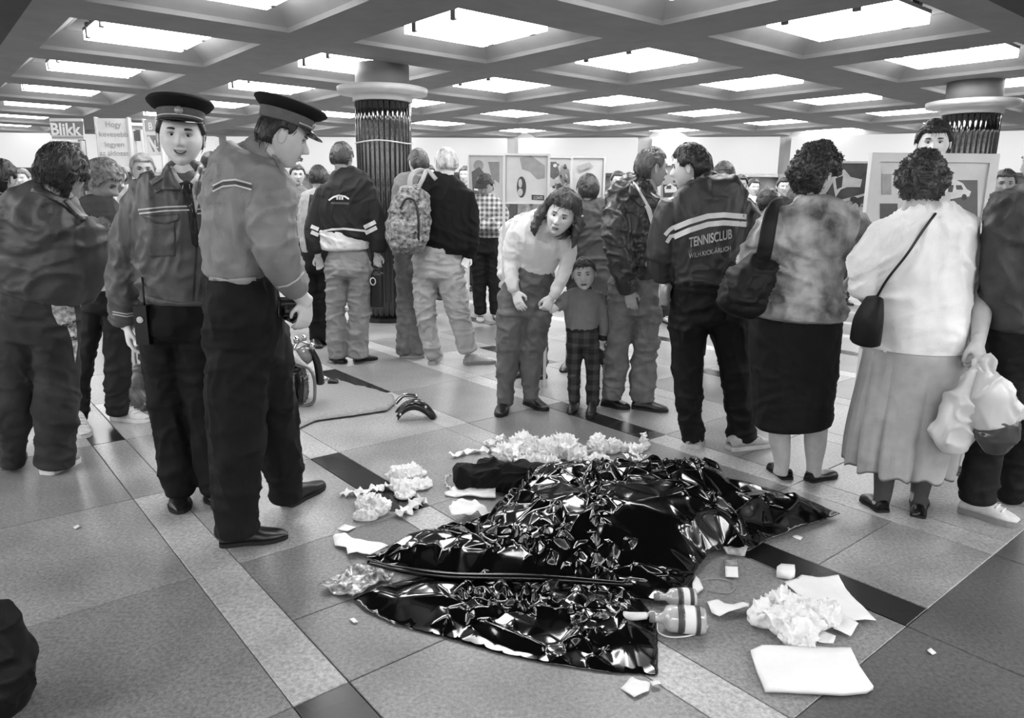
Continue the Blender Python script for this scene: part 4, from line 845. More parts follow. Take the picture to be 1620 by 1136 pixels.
P.cloth('trousers', cl('grey_jeans', 104, .85, amt=.25), [P.t([(1005, 436, 37, 0, .13), (1003, 465, 40, 0, .14), (1001, 495, 39, 0, .14)]), P.t([(984, 485, 25, 0, .12), (976, 545, 21), (971, 600, 17), (968, 630, 16)]), P.t([(1022, 485, 24, 0, .12), (1021, 545, 20), (1018, 600, 19), (1017, 633, 19)])], .010, 4, .010, (6, 6, 12))
P.shoe((953, 640), (996, 648), .105, 'dress', 34, 22); P.shoe((1000, 645), (1057, 652), .105, 'dress', 34, 22)
# ---------------- tennis club man
P = Person('man in dark tracksuit jacket with two white stripes and club lettering', (1135, 706)); TE = P
h = hand_mb(P.p(1050, 448, .02), P.p(1052, 470, 0)-P.p(1050, 448, .02), (-.3, -.9, 0), -1, .7, .9)
P.head(1093, 266, 66, 297, 6, 0, g=165, neck=(1108, 304, 16), extra=[P.t([(1110, 304, 20, .02, .07), (1118, 330, 48, 0, .11), (1118, 440, 42, 0, .11)]), P.t([(1095, 325, 14), (1056, 330, 12), (1050, 400, 11), (1050, 450, 7, .02)]), h], vs=.0055, dy=.06)
P.hair(42, thick=.020, front=.058, nape=-.07, strands=500, slen=.03)
TM = cl('track_jacket', 44, .45, spec=.5)
P.cloth('jacket', TM, [P.t([(1110, 284, 24, .03, .085), (1113, 296, 46, .02, .12), (1118, 316, 62, 0, .15), (1120, 360, 62, 0, .165), (1118, 410, 60, 0, .16), (1116, 450, 54, 0, .145)], sq=.9), P.t([(1064, 322, 19), (1051, 360, 22), (1046, 405, 21), (1049, 445, 14, .02)]), P.t([(1172, 322, 18), (1186, 365, 19), (1192, 410, 18, .05), (1185, 440, 14, .12)])], .010, 5, .010, (5, 5, 5), fine=.3)
P.cloth('collar', TM, [P.t([(1106, 284, 22, .03, .085), (1112, 292, 29, .02, .1), (1115, 300, 34, .02, .11)])], .008, 3, .003)
WS = mat('white_jacket_stripe', 205, rough=.6, amt=.04)
for k in (0, 1): P.dec('white_stripe', strip([(1066, 361+14*k), (1090, 351+13.5*k), (1120, 342+13*k), (1145, 340+12.5*k), (1181, 343+12*k)], 4.2), ['jacket'], WS, .007, 4); P.dec('white_stripe', strip([(1052+3*k, 372+12*k), (1059+2*k, 364+10*k), (1066, 359+14*k)], 3.0), ['jacket'], WS, .007, 3)
def lettering(P, s, org, ux, vy, on, m, off, name='lettering', z=.02):
    me = textmesh(s, 1., z); c = getco(me); w = c[:, 0].max(); hh = max(.6, c[:, 1].max()); uv = np.array(org)+np.outer(c[:, 0]/w, ux)+np.outer(c[:, 1]/hh, vy)
    W = drape(P.tree(*on), uv, off); setco(me, W-P.base); me.name = name; me.materials.clear(); o = link(name, me, m, P.e); P.parts.setdefault(name, []).append(o); return o
lettering(P, 'TENNISCLUB', (1090, 391), (68, -14), (0, -15), ['jacket'], mat('pale_print', 170, amt=.1), .009)
lettering(P, 'WILH.KICK-ÄRLICH', (1090, 409), (66, -13), (0, -9), ['jacket'], mat('pale_print', 170), .009, z=.01)
P.cloth('trousers', cl('black_track_pants', 15, .7), [P.t([(1116, 440, 53, 0, .15), (1116, 475, 55, 0, .16), (1118, 505, 56, 0, .15)]), P.t([(1090, 500, 31, 0, .13), (1088, 570, 24), (1090, 640, 20), (1098, 697, 18)]), P.t([(1148, 500, 32, 0, .13), (1162, 570, 26), (1169, 640, 22), (1174, 696, 22)])], .011, 5, .008, (5, 5, 8))
P.shoe((1096, 711), (1102, 692), .11, 'sneaker', 175, 190); P.shoe((1152, 712), (1217, 704), .105, 'sneaker', 160, 190)
o = empty('drink_can', P.p(1052, 466, -.03)-np.array([0, 0, .06]), 'small pale drink can in the left hand of the club jacket man', 'can'); link('can_body', mesh('can_body', lathe([(.027, 0), (.03, .01), (.03, .11), (.026, .12)], 20)), mat('can_metal', 150, rough=.3, metal=.4, amt=.3, sc=20), o)
# ---------------- curly woman with shoulder bag
P = Person('curly-haired woman in mottled blouse and long dark skirt, black bag on shoulder', (1265, 760))
h = hand_mb(P.p(1322, 464, .2), P.p(1312, 448, .2)-P.p(1322, 464, .2), (0, -.9, .2), 1, .6, .9)
P.head(1290, 276, 74, 60, 8, 0, g=150, fem=True, neck=(1280, 322, 17), extra=[P.t([(1280, 322, 17, 0, .07), (1283, 350, 50, 0, .1), (1272, 430, 44, 0, .1), (1260, 520, 50, 0, .11), (1258, 560, 46, 0, .1)]), P.t([(1244, 540, 20), (1234, 620, 19), (1233, 680, 17)]), P.t([(1278, 540, 20), (1288, 620, 19), (1291, 680, 18)]), P.t([(1300, 345, 12, 0), (1340, 345, 12, 0), (1366, 395, 10, .05), (1350, 440, 9, .12), (1322, 466, 8, .2)]), P.t([(1232, 700, 15), (1233, 655, 17)]), P.t([(1232, 660, 17), (1234, 700, 16), (1237, 730, 12), (1234, 750, 11)]), P.t([(1291, 660, 18), (1290, 700, 17), (1288, 733, 12), (1287, 752, 11)]), h], vs=.0065)
P.hair(50, thick=.032, front=.05, side=-.01, nape=-.085, curly=.011, strands=700, dens=(150, 110))
BLO = mat('mottled_blouse', 168, rough=.75, amt=.3, lo=72, sc=9, bump=.2, bsc=200, spec=.3)
P.cloth('blouse', BLO, [P.t([(1286, 312, 24, 0, .085), (1287, 326, 48, 0, .12), (1285, 345, 66, 0, .16), (1280, 385, 63, 0, .17), (1272, 430, 59, 0, .17), (1264, 470, 66, 0, .19), (1260, 500, 74, 0, .21)], sq=.92), P.t([(1232, 344, 22), (1210, 375, 24), (1192, 400, 22, .03), (1182, 425, 18, .1)]), P.t([(1334, 340, 22), (1358, 368, 23, .03), (1360, 395, 20, .08)])], .011, 5, .012, (6, 6, 9), fine=.35)
P.cloth('skirt', cl('dark_skirt', 24, .85), [P.t([(1260, 475, 52, 0, .13), (1258, 510, 70, 0, .175), (1256, 560, 69, 0, .175), (1254, 620, 64, 0, .165), (1254, 672, 59, 0, .155)], sq=.9)], .012, 5, .004, (6, 6, 10))
P.shoe((1247, 760), (1218, 738), .09, 'flat', 32, 26); P.shoe((1277, 762), (1322, 752), .09, 'flat', 32, 26)
cb = P.p(1180, 500, -.15); b = empty('shoulder_bag', cb, 'large black soft shoulder bag hanging beside the curly-haired woman', 'bag')
bm_ = vox(tube([P.p(1208, 412, -.1), P.p(1190, 440, -.14), P.p(1172, 475, -.15), P.p(1164, 493, -.14)], [.07, .10, .12, .09], [.06, .1, .11, .08], seg=18, sq=.8), .012, 4); folds(bm_, .01); link('bag_body', bm_, cl('black_bag', 14, .6), b, cb)
link('shoulder_strap', mesh('shoulder_strap', tube([P.p(1204, 425, -.16), P.p(1212, 385, -.19), P.p(1218, 350, -.17), P.p(1226, 328, -.1), P.p(1238, 322, .02)], .036, .008, n=24, seg=8)), cl('black_bag', 14), b, cb)
# ---------------- woman in white top
P = Person('curly-haired woman from behind in white T-shirt and pleated grey skirt, carrying bags', (1418, 806)); h = hand_mb(P.p(1546, 540, -.2), P.p(1552, 575, -.25)-P.p(1546, 540, -.2), (.3, -.95, 0), 1, .85, .98)
P.head(1458, 290, 78, 28, 6, 0, g=140, fem=True, neck=(1452, 335, 22), extra=[P.t([(1452, 335, 24, 0, .08), (1455, 360, 62, 0, .11), (1454, 440, 58, 0, .12), (1450, 560, 58, 0, .12), (1446, 610, 52, 0, .11)]), P.t([(1420, 600, 24), (1404, 680, 20), (1400, 740, 16)]), P.t([(1468, 600, 24), (1464, 680, 20), (1461, 740, 16)]), P.t([(1490, 370, 18), (1530, 390, 17), (1550, 440, 17), (1553, 490, 15, -.1), (1547, 545, 10, -.2)]), h, P.t([(1400, 725, 17), (1399, 755, 14), (1396, 785, 12), (1390, 800, 11)]), P.t([(1462, 725, 17), (1459, 755, 15), (1453, 785, 12), (1452, 802, 11)]), P.t([(1410, 375, 16), (1370, 400, 14), (1366, 460, 13, .05), (1385, 478, 10, .2)])], vs=.0065)
P.hair(62, thick=.026, front=.05, side=-.02, nape=-.075, curly=.010, strands=700, dens=(150, 110), seed=9)
P.cloth('tshirt', cl('white_top', 226, .85, amt=.04), [P.t([(1454, 326, 30, 0, .09), (1456, 340, 60, 0, .13), (1456, 358, 80, 0, .17), (1455, 400, 82, 0, .18), (1454, 440, 76, 0, .18), (1453, 480, 73, 0, .18), (1452, 520, 74, 0, .19), (1451, 556, 75, 0, .19)], sq=.9), P.t([(1395, 370, 26), (1375, 410, 27), (1368, 468, 22, .02)]), P.t([(1516, 370, 26), (1538, 405, 28), (1551, 440, 22)])], .011, 5, .009, (5, 5, 8), fine=.25)
# pleated skirt, open cloth with real folds
V = []; n = 180
rows = [(1451, 548, 76, .19), (1448, 580, 78, .20), (1442, 620, 80, .21), (1434, 660, 81, .22), (1426, 700, 80, .225), (1419, 738, 76, .225)]
for r_, (x, y, w, dp) in enumerate(rows):
    c_ = P.p(x, y); w = w/ppm(c_); k = r_/(len(rows)-1)
    for q in range(n):
        a = 2*math.pi*q/n; m_ = 1+k*.05-(.25*k+.75*k*k)*.20*(1-abs(math.sin(a*5.5+.9*math.sin(a*2))))**2.2+k*.012*math.sin(a*29); V.append(c_+np.array([w*m_*math.cos(a), dp*m_*math.sin(a), -.012*k*math.sin(a*13)]))
F = [(r_*n+q, r_*n+(q+1) % n, (r_+1)*n+(q+1) % n, (r_+1)*n+q) for r_ in range(len(rows)-1) for q in range(n)]
me = mesh('skirt', MB().add(V, F)); o = P.add('skirt', me, cl('grey_skirt', 158, .85, amt=.1)); md = o.modifiers.new('s', 'SOLIDIFY'); md.thickness = .004; sb = o.modifiers.new('b', 'SUBSURF'); sb.levels = 1; sb.render_levels = 1
P.cloth('stockings', cl('grey_stockings', 72, .5, wr=0), [P.t([(1400, 722, 17.5), (1399, 755, 15.5), (1396, 785, 13), (1391, 803, 12)]), P.t([(1462, 722, 17.5), (1459, 755, 16), (1454, 785, 13), (1452, 804, 12)])], .009, 3, 0)
P.shoe((1398, 812), (1366, 788), .09, 'flat', 22, 20); P.shoe((1452, 820), (1455, 786), .09, 'flat', 22, 20)
cb = P.p(1370, 545, -.1); b = empty('crossbody_bag', cb, 'small black crossbody bag on a thin strap over the white T-shirt', 'bag')
bm_ = vox(tube([P.p(1384, 470, -.12), P.p(1374, 505, -.13), P.p(1368, 542, -.12)], [.025, .05, .06], [.06, .09, .08], seg=16), .01, 3); link('bag_body', bm_, cl('black_bag', 14), b, cb)
uv = spline([(1388, 468, 0), (1405, 440, 0), (1435, 402, 0), (1462, 362, 0), (1480, 338, 0)], 26)[:, :2]; W = drape(P.tree('tshirt'), uv, .006); link('strap', mesh('strap', tube(W, .006, n=40, seg=6)), mat('leather_black', 24), b, cb)
# carrier bags
def carrier(name, label, top, rows, m, filled=None, dy=-.3):
    cb = P.p(rows[-1][0], rows[-1][1], dy); b = empty('carrier_bag', cb, label, 'bag')
    R_ = [(top[0], top[1], 7)]+rows; pts = [P.p(r[0], r[1], dy) for r in R_]; rw = [r[2]/ppm(q) for r, q in zip(R_, pts)]
    me = vox(tube(pts, rw, [min(w*.62, .11)+.01 for w in rw], n=26, seg=24), .008, 3); folds(me, .012, (9, 9, 5), fine=.5); link('bag_film', me, m, b, cb)
    link('bag_handles', folds(vox(MB().join(tube([P.p(top[0]-3, top[1]+8, dy), P.p(top[0]-6, top[1]-14, dy+.02), P.p(top[0]+2, top[1]-24, dy+.03)], .012, .02, n=10, seg=8)).join(tube([P.p(top[0]+5, top[1]+8, dy), P.p(top[0]+9, top[1]-12, dy), P.p(top[0]+2, top[1]-24, dy+.03)], .012, .02, n=10, seg=8)), .006, 2), .004, (20, 20, 8)), m, b, cb)
    return b
film = mat('white_carrier_film', 200, rough=.3, spec=.5, amt=.12, sc=9); film2 = mat('thin_white_film', 185, rough=.2, spec=.6, amt=.1, sc=6, bands=None)
carrier('a', 'full white plastic carrier bag nearest the pleated skirt', (1548, 588), [(1535, 615, 22), (1518, 655, 34), (1510, 690, 33), (1510, 714, 18)], film)
b = carrier('b', 'white plastic carrier bag with dark contents near right edge', (1562, 585), [(1566, 612, 24), (1572, 650, 34), (1576, 668, 36)], film2, dy=-.36)
link('bag_contents', folds(vox(tube([P.p(1576, 664, -.36), P.p(1577, 690, -.36), P.p(1575, 716, -.36)], np.array([34, 33, 16])/372, np.array([22, 22, 12])/372, n=14, seg=20), .008, 3), .006), mat('dark_shiny_contents', 62, rough=.12, amt=.4, sc=8), b, np.array(b.location))
# ---------------- right edge man
P = Person('man in dark jacket and black jeans with pale loafers at the right edge', (1560, 825))
P.head(1656, 255, 80, 340, 5, 0, g=150, neck=(1650, 300, 22)); P.hair(50, thick=.014, strands=0)
P.cloth('jacket', cl('worn_dark_jacket', 66, .6, amt=.3), [P.t([(1652, 290, 34, 0, .09), (1650, 310, 66, 0, .13), (1645, 350, 76, 0, .16), (1640, 420, 74, 0, .17), (1634, 480, 68, 0, .165), (1630, 520, 64, 0, .15)], sq=.9), P.t([(1598, 335, 24), (1586, 380, 28, -.02), (1582, 440, 26, -.03), (1586, 500, 20, .02)])], .012, 5, .012, (4, 4, 4))
P.cloth('trousers', cl('black_jeans', 24, .85), [P.t([(1628, 505, 58, 0, .14), (1622, 560, 58, 0, .15)]), P.t([(1602, 545, 38, 0, .13), (1575, 640, 33), (1555, 720, 27), (1545, 792, 26)]), P.t([(1650, 545, 36, .1, .13), (1625, 640, 30, .15), (1608, 720, 25, .2), (1598, 788, 22, .24)])], .012, 5, .008)
P.shoe((1518, 806), (1612, 834), .105, 'sneaker', 188, 120); P.shoe((1574, 788), (1640, 800), .105, 'sneaker', 188, 120)
# ---------------- tall young man behind the board
P = Person('tall dark-haired young man looking over the white-framed photo board', (1480, 640), Y=4.75)
P.head(1477, 227, 62, 208, 4, 0, g=176, neck=(1484, 262, 14), hi=True); P.hair(44, thick=.020, front=.056, side=.0, nape=-.06, strands=400)
P.cloth('shirt', cl('pale_shirt', 190), [P.t([(1484, 256, 20, 0, .085), (1486, 268, 46, 0, .12), (1486, 310, 50, 0, .14), (1484, 400, 44, 0, .14)])], .013)
P.cloth('trousers', cl('charcoal_trousers', 32), [P.t([(1484, 390, 42, 0, .13), (1484, 440, 42, 0, .14)]), P.t([(1464, 430, 24, 0), (1466, 540, 18), (1468, 632, 15)]), P.t([(1504, 430, 24), (1504, 540, 18), (1502, 632, 15)])], .013)
P.shoe((1464, 628), (1462, 652), .1, 'dress', 34, 22); P.shoe((1502, 628), (1502, 652), .1, 'dress', 34, 22)
# ---------------- the crowd behind: generic standing figures, each its own
def stand(label, px, ytop, Y, yaw, top, leg, hairg, sk=150, hgt=None, cap=None, group=None, arms=0, res=1.4, curly=0, shoe=('dress', 34), carry=None):
    q = atY(px, ytop, Y); z = q[2]; k = z/1.76
    P = Person(label, (px, 500), Y=Y, group=group, res=res); P.base = np.array([q[0], Y, 0]); P.e.location = P.base; x0 = q[0]
    Rz = rotm(yaw); W = lambda v: np.array([x0, Y, 0])+np.array(v)*k @ Rz.T
    def tb(rows, seg=14, **kk): return tube([W(r[:3]) for r in rows], [r[3]*k for r in rows], [r[4]*k if len(r) > 4 else r[3]*k for r in rows], seg=seg, ref=tuple(Rz @ np.array([0, 1., 0])), **kk)
    def pxy(w):
        d = np.asarray(w)-CAM; f = d @ FW; return 810+FPX*(d @ RX)/f, 568-FPX*(d @ RU)/f
    hc = W((0, .01, 1.645)); a, b = pxy(hc); dyh = hc[1]-P.Y
    def arm(s):
        if arms == 0: return [(s*.20, 0, 1.40, .055), (s*.25, -.01, 1.15, .05), (s*.24, .06, .90, .042)]
        if arms == 1: return [(s*.20, 0, 1.40, .055), (s*.26, .04, 1.14, .05), (s*.08, .22, 1.12, .042)]
        return [(s*.20, 0, 1.40, .055), (s*.27, .12, 1.24, .05), (s*.10, .24, 1.50, .042)]
    ex = [tb([(0, 0, 1.55, .05), (0, -.005, 1.46, .06), (0, 0, 1.38, .15, .09), (0, 0, 1.0, .13, .09)])]
    for s in (-1, 1):
        A = arm(s); e = np.array(A[-1][:3]); p_ = np.array(A[-2][:3]); u = (e-p_)/np.linalg.norm(e-p_); ex.append(tb([(s*.08, 0, 1.38, .05)]+[(*a_[:3], a_[3]*.62) for a_ in A])); ex.append(hand_mb(W(e), Rz @ u, Rz @ np.array([0, 1., .2]) if arms == 0 else Rz @ np.array([0, .2, 1.]), s, .5, .92*k))
    P.head(a, b, .234*k*ppm(hc), yaw, 4, 0, dy=dyh, g=sk, extra=ex, vs=.008)
    P.hair(hairg, thick=.016, strands=0, curly=curly, dens=(64, 48), nape=-.07, seed=int(px) % 50)
    if cap is not None:
        d_, F_ = sphere_dirs(20, 14); V_ = headbase(d_)*np.array([1.14, 1.14, 1.12]); V_[:, 2] = np.maximum(V_[:, 2], .05); mb = MB().add(V_, F_); mb.join(tube([(0, .09, .055), (0, .18, .04)], [.07, .055], .004, n=5, seg=10, ref=(0, 0, 1))); P.add('cap', mesh('cap', MB().add(P.loc(mb.V()), mb.f)), cl('cap_%d' % cap, cap))
    mt = cl('top_%d' % top, top, .75); ml = cl('legs_%d' % leg, leg, .85)
    P.cloth('jacket', mt, [tb([(0, -.01, 1.50, .07, .075), (0, 0, 1.455, .15, .10), (0, 0, 1.39, .215, .13), (0, 0, 1.2, .205, .14), (0, 0, 1.0, .185, .13), (0, 0, .93, .185, .13)], sq=.9)]+[tb([(*r[:3], r[3]*1.25) for r in arm(s)]) for s in (-1, 1)], .012, 4, .008)
    P.cloth('trousers', ml, [tb([(0, 0, .98, .165, .12), (0, 0, .86, .175, .13)])]+[tb([(s*.09, 0, .88, .095), (s*.10, .01, .5, .075), (s*.11, -.01, .07, .062)]) for s in (-1, 1)], .012, 4, .007)
    for s in (-1, 1): P.shoe(None, None, .10, shoe[0], shoe[1], 40, pts=(W((s*.10, -.07, 0)), W((s*.13, .20, 0))))
    return P
crowd = [
 ('photographer in white shirt holding a camera to the face behind the smiling officer', 224, 246, 6.0, 150, 190, 60, 120, 120, dict(arms=2)),
 ('dark-haired man standing far behind the shoulder of the smiling officer', 333, 242, 7.6, 20, 60, 50, 34, 120, dict()),
 ('man in mid grey coat in the crowd between the two caps and the column', 470, 262, 9.5, 160, 110, 60, 60, 150, dict()),
 ('person in white top half hidden behind the leaning woman', 842, 290, 5.9, 185, 205, 96, 50, 150, dict()),
 ('man in dark square cap in the crowd behind the club jacket', 1146, 258, 6.4, 10, 120, 50, 48, 150, dict(cap=60)),
 ('man in dark round cap behind the bag strap of the curly woman', 1216, 300, 5.6, 8, 70, 44, 40, 150, dict(cap=36)),
 ('man in black jacket behind the right post of the photo board', 1590, 270, 6.2, 200, 36, 36, 60, 110, dict(arms=1)),
 ('person in pale jumper far off just right of the black column', 678, 262, 10.5, 170, 150, 60, 70, 160, dict()),
 ('person in grey far off between backpack youth and the checked shirt man', 737, 264, 11.6, 200, 100, 50, 90, 160, dict()),
 ('person in dark clothes far off left of the leather jacket man', 978, 272, 9.6, 180, 60, 40, 60, 150, dict()),
 ('person in pale coat far off between the leather and club jacket men', 1052, 270, 8.6, 170, 150, 44, 50, 150, dict(shoe=('sneaker', 170))),
 ('far dark-haired person nearest behind the club jacket shoulder', 1172, 278, 9.8, 190, 60, 40, 30, 140, dict()),
 ('far person in white in the crowd left of the round cap', 1192, 284, 11.0, 170, 200, 50, 60, 160, dict()),
 ('far person in black in the crowd right of the round cap', 1240, 282, 10.2, 185, 40, 40, 40, 150, dict()),
 ('far curly-haired person seen right of the curly woman blouse', 1345, 288, 10.4, 175, 130, 50, 40, 150, dict(curly=.01)),
 ('far person in grey left edge below the glowing window', 34, 268, 9.6, 170, 140, 50, 110, 160, dict()),
 ('far person in a dark coat behind the youth in the printed T-shirt', 186, 262, 9.0, 190, 80, 44, 70, 150, dict()),
]
for (lab, x, y, Y, yaw, tp, lg, hg, sk, kw) in crowd: stand(lab, x, y, Y, yaw, tp, lg, hg, sk, **kw)
# ================================================================= BLACK PLASTIC SHEETING
PL = mat('black_plastic_film', 13, rough=.12, spec=.6, amt=.2, sc=5, coat=.2)
G2 = lambda pts, z=0.: np.array([gnd(x, y, z)[:2] for x, y in pts])
def creases(q, n, seed, lmin=.15, lmax=.55, w=.035, amp=.03):
    R_ = np.random.RandomState(seed); lo, hi = q.min(0), q.max(0); z = np.zeros(len(q))
    hubs = lo+(hi-lo)*R_.rand(max(2, n//6), 2)
    for k in range(n):
        c = hubs[R_.randint(len(hubs))]+R_.randn(2)*.06; a = R_.rand()*math.pi*2; d = np.array([math.cos(a), math.sin(a)]); L_ = R_.uniform(lmin, lmax); ww = w*R_.uniform(.5, 1.6)
        r = q-c; t = r @ d; s = abs(r @ np.array([-d[1], d[0]])); tap = np.clip(1-abs(t/L_-.5)*2, 0, 1)**.6
        z += amp*R_.choice((1, 1, -.6))*R_.uniform(.5, 1.3)*np.maximum(0, 1-s/(ww*(.35+tap)))*tap
    return z
def facet_field(lo, hi, step, amp, seed, ang, asp):
    """crumpled film: straight creases between flat facets, from a random triangulated surface"""
    R_ = np.random.RandomState(seed); c = (lo+hi)/2; rad = np.linalg.norm(hi-lo)*.75; n = int(2*rad/step)+2
    gx, gy = np.meshgrid(np.linspace(-rad, rad, n), np.linspace(-rad, rad, n)); q = np.stack([gx.ravel(), gy.ravel()], 1)+(R_.rand(n*n, 2)-.5)*step*1.15
    r = delaunay_2d_cdt([Vector(p) for p in q.tolist()], [], [], 0, 1e-6); z = R_.choice((-1, -.4, .1, 1), len(r[0]))*R_.uniform(.4, 1, len(r[0]))*amp
    T = BVHTree.FromPolygons([(v[0], v[1], h) for v, h in zip(r[0], z.tolist())], [tuple(f) for f in r[2]])
    ca, sa = math.cos(ang), math.sin(ang)
    def f(V):
        d = V-c; u = d[:, 0]*ca+d[:, 1]*sa; v = -d[:, 0]*sa+d[:, 1]*ca; out = np.zeros(len(V))
        for i, (a, b) in enumerate(zip((u/asp).tolist(), (v*asp**.3).tolist())):
            h = T.ray_cast(Vector((a, b, 5)), Vector((0, 0, -1)))
            if h[0] is not None: out[i] = h[0].z
        return out
    return f
def sheet(name, label, px, step, caps, seed, base=.004, amp=.03, edge=.10, cat='plastic sheet', group=None, nl=110, bg=.11):
    """crumpled film: creases fan out of knots; flat facets lie between ridge and valley points"""
    P = G2(px); R_ = np.random.RandomState(seed); lo, hi = P.min(0), P.max(0); B = []; pts = []; zs = []
    for i in range(len(P)):
        a, b = P[i], P[(i+1) % len(P)]; k = max(1, int(np.linalg.norm(b-a)/.045))
        for t in range(k): B.append(a+(b-a)*(t+(R_.rand()-.5)*.5*(t > 0))/k)
    B = np.array(B)
    def put(q, z):
        pts.append(q); zs.append(z)
    hubs = lo+(hi-lo)*R_.rand(max(8, nl//4), 2); hubs = hubs[inpoly(P, hubs)]
    for k in range(nl):
        h = hubs[R_.randint(len(hubs))]+R_.randn(2)*.015; an = R_.rand()*2*math.pi; d = np.array([math.cos(an), math.sin(an)]); nn = np.array([-d[1], d[0]]); L_ = R_.uniform(.10, .42); H_ = amp*R_.uniform(.35, 1.5); bend = R_.uniform(-.25, .25); w = R_.uniform(.010, .030)
        for t in np.arange(.02, L_, .07):
            u = t/L_; tp = math.sin(math.pi*min(1, u*.8+.2)); c = h+d*t+nn*bend*t*u
            put(c, H_*tp)
            for s_ in (-1, 1): put(c+nn*s_*w*(.5+tp)+d*R_.uniform(-.01, .01), H_*tp*R_.uniform(-.2, .15))
    n = int((hi-lo).prod()/bg**2)
    for q in lo+(hi-lo)*R_.rand(n, 2): put(q, amp*R_.uniform(-.5, .6))
    for q in lo+(hi-lo)*R_.rand(n, 2):
        if vn(np.array([[q[0]*3.5, q[1]*3.5, seed]]), 4)[0] > .25: put(q, amp*R_.uniform(-.35, .35))
    q = np.array(pts); z0 = np.array(zs); m = inpoly(P, q); q = q[m]; z0 = z0[m]; e = edist(P, q); m = e > .014; q = q[m]; z0 = z0[m]; e = e[m]
    keep = []; grid = {}
    for i, p in enumerate(q):
        k = (int(p[0]/.019), int(p[1]/.019))
        if k in grid: continue
        grid[k] = 1; keep.append(i)
    q = q[keep]; z0 = z0[keep]; e = e[keep]
    V = np.vstack([B, q]); zz = np.r_[np.zeros(len(B)), z0*(.25+.75*sst(e, 0, .07))+amp*.5*sst(e, 0, .05)]; nb = len(B); ee = np.r_[np.zeros(nb), e]
    r = delaunay_2d_cdt([Vector(p) for p in V.tolist()], [(i, (i+1) % nb) for i in range(nb)], [], 1, 1e-6); V2 = np.array([tuple(v) for v in r[0]]); F = [tuple(f) for f in r[2]]
    z2 = np.array([zz[o[0]] if len(o) else 0 for o in r[3]]); e2 = edist(P, V2); z = np.zeros(len(V2))
    for (a, b, rr_, h) in caps:
        A, B_ = gnd(*a)[:2], gnd(*b)[:2]; ab = B_-A; t = np.clip(((V2-A) @ ab)/(ab @ ab), 0, 1); d = np.linalg.norm(V2-A-t[:, None]*ab, axis=1)/rr_
        z = np.maximum(z, h*np.clip(1-d*d, 0, 1)**.75)
    z = np.maximum(base+z*sst(e2, 0, edge)+z2, base+.001)
    W = np.c_[V2, z]; c = np.r_[W[:, :2].mean(0), 0]
    me = mesh(name, MB().add(W, F), True); o = link(name, me, PL, None, c)
    for mod, kw in (('SUBSURF', dict(levels=2, render_levels=2, subdivision_type='SIMPLE')), ('SMOOTH', dict(factor=.5, iterations=2)), ('SOLIDIFY', dict(thickness=.0012, offset=-1))):
        md = o.modifiers.new(mod.lower(), mod)
        for k_, v_ in kw.items(): setattr(md, k_, v_)
    return tag(o, label, cat, group)
sheet('plastic_sheet', 'lower strip of crumpled glossy black plastic nearest the lens', [(557, 950), (600, 930), (635, 922), (690, 905), (820, 908), (900, 915), (1000, 935), (1042, 985), (1042, 1072), (960, 1066), (870, 1053), (790, 1036), (700, 1010), (620, 990), (575, 968)], .014,
      [((620, 945), (1000, 985), .16, .035)], 31, amp=.030, edge=.05, nl=34)
sheet('plastic_sheet', 'large crumpled glossy black plastic sheet covering a long shape on the floor', [(575, 890), (610, 872), (640, 860), (735, 836), (770, 822), (800, 798), (818, 780), (845, 768), (900, 765), (1000, 770), (1060, 765), (1110, 755), (1165, 762), (1230, 783), (1290, 803), (1330, 819), (1290, 834), (1215, 861), (1182, 881), (1148, 873), (1118, 886), (1100, 915), (1085, 938), (1040, 960), (980, 952), (900, 934), (800, 928), (700, 922), (650, 912)], .0125,
      [((895, 850), (1040, 840), .36, .16), ((880, 802), (1100, 795), .2, .165), ((1030, 830), (1250, 815), .18, .05), ((900, 880), (700, 880), .22, .06)], 77, base=.02, amp=.036, edge=.10, nl=95)
P_ = [gnd(583, 890, .045), gnd(640, 902, .06), gnd(720, 912, .06), gnd(850, 915, .06), gnd(1000, 925, .05)]
o = link('plastic_fold', mesh('plastic_fold', tube(P_, [.010, .014, .016, .016, .01], n=40, seg=10, ref=(0, 0, 1))), mat('smooth_black_plastic', 12, rough=.2, amt=.1)); tag(o, 'long tight rolled edge of black plastic lying across the sheets', 'plastic sheet')
# rolled black jacket
def heap(name, label, cat, lumps, m, amp=.01, sc=(9, 9, 9), size=.0045, smooth=1, group=None, seed=0, z0=.0):
    """lumps: (px, py, rx m, ry m, rz m)"""
    mb = MB()
    for (x, y, a, b, c) in lumps: g = gnd(x, y); mb.join(ell((g[0], g[1], c*.55+z0), (a, b, c), 20, 12))
    me = vox(mb, size, smooth, name); folds(me, amp, sc, seed=seed, fine=.5); co = getco(me); co[:, 2] = np.maximum(co[:, 2], .0015+z0); c = np.r_[co[:, :2].mean(0), 0]; setco(me, co)
    return tag(link(name, me, m, None, c), label, cat, group)
heap('rolled_jacket', 'matte black rolled jacket lying at the upper left of the plastic sheet', 'jacket', [(745, 768, .09, .08, .07), (780, 768, .14, .11, .09), (820, 772, .14, .12, .09), (850, 775, .12, .12, .09)], cl('black_wool', 20, .9), .012, (5, 5, 8))
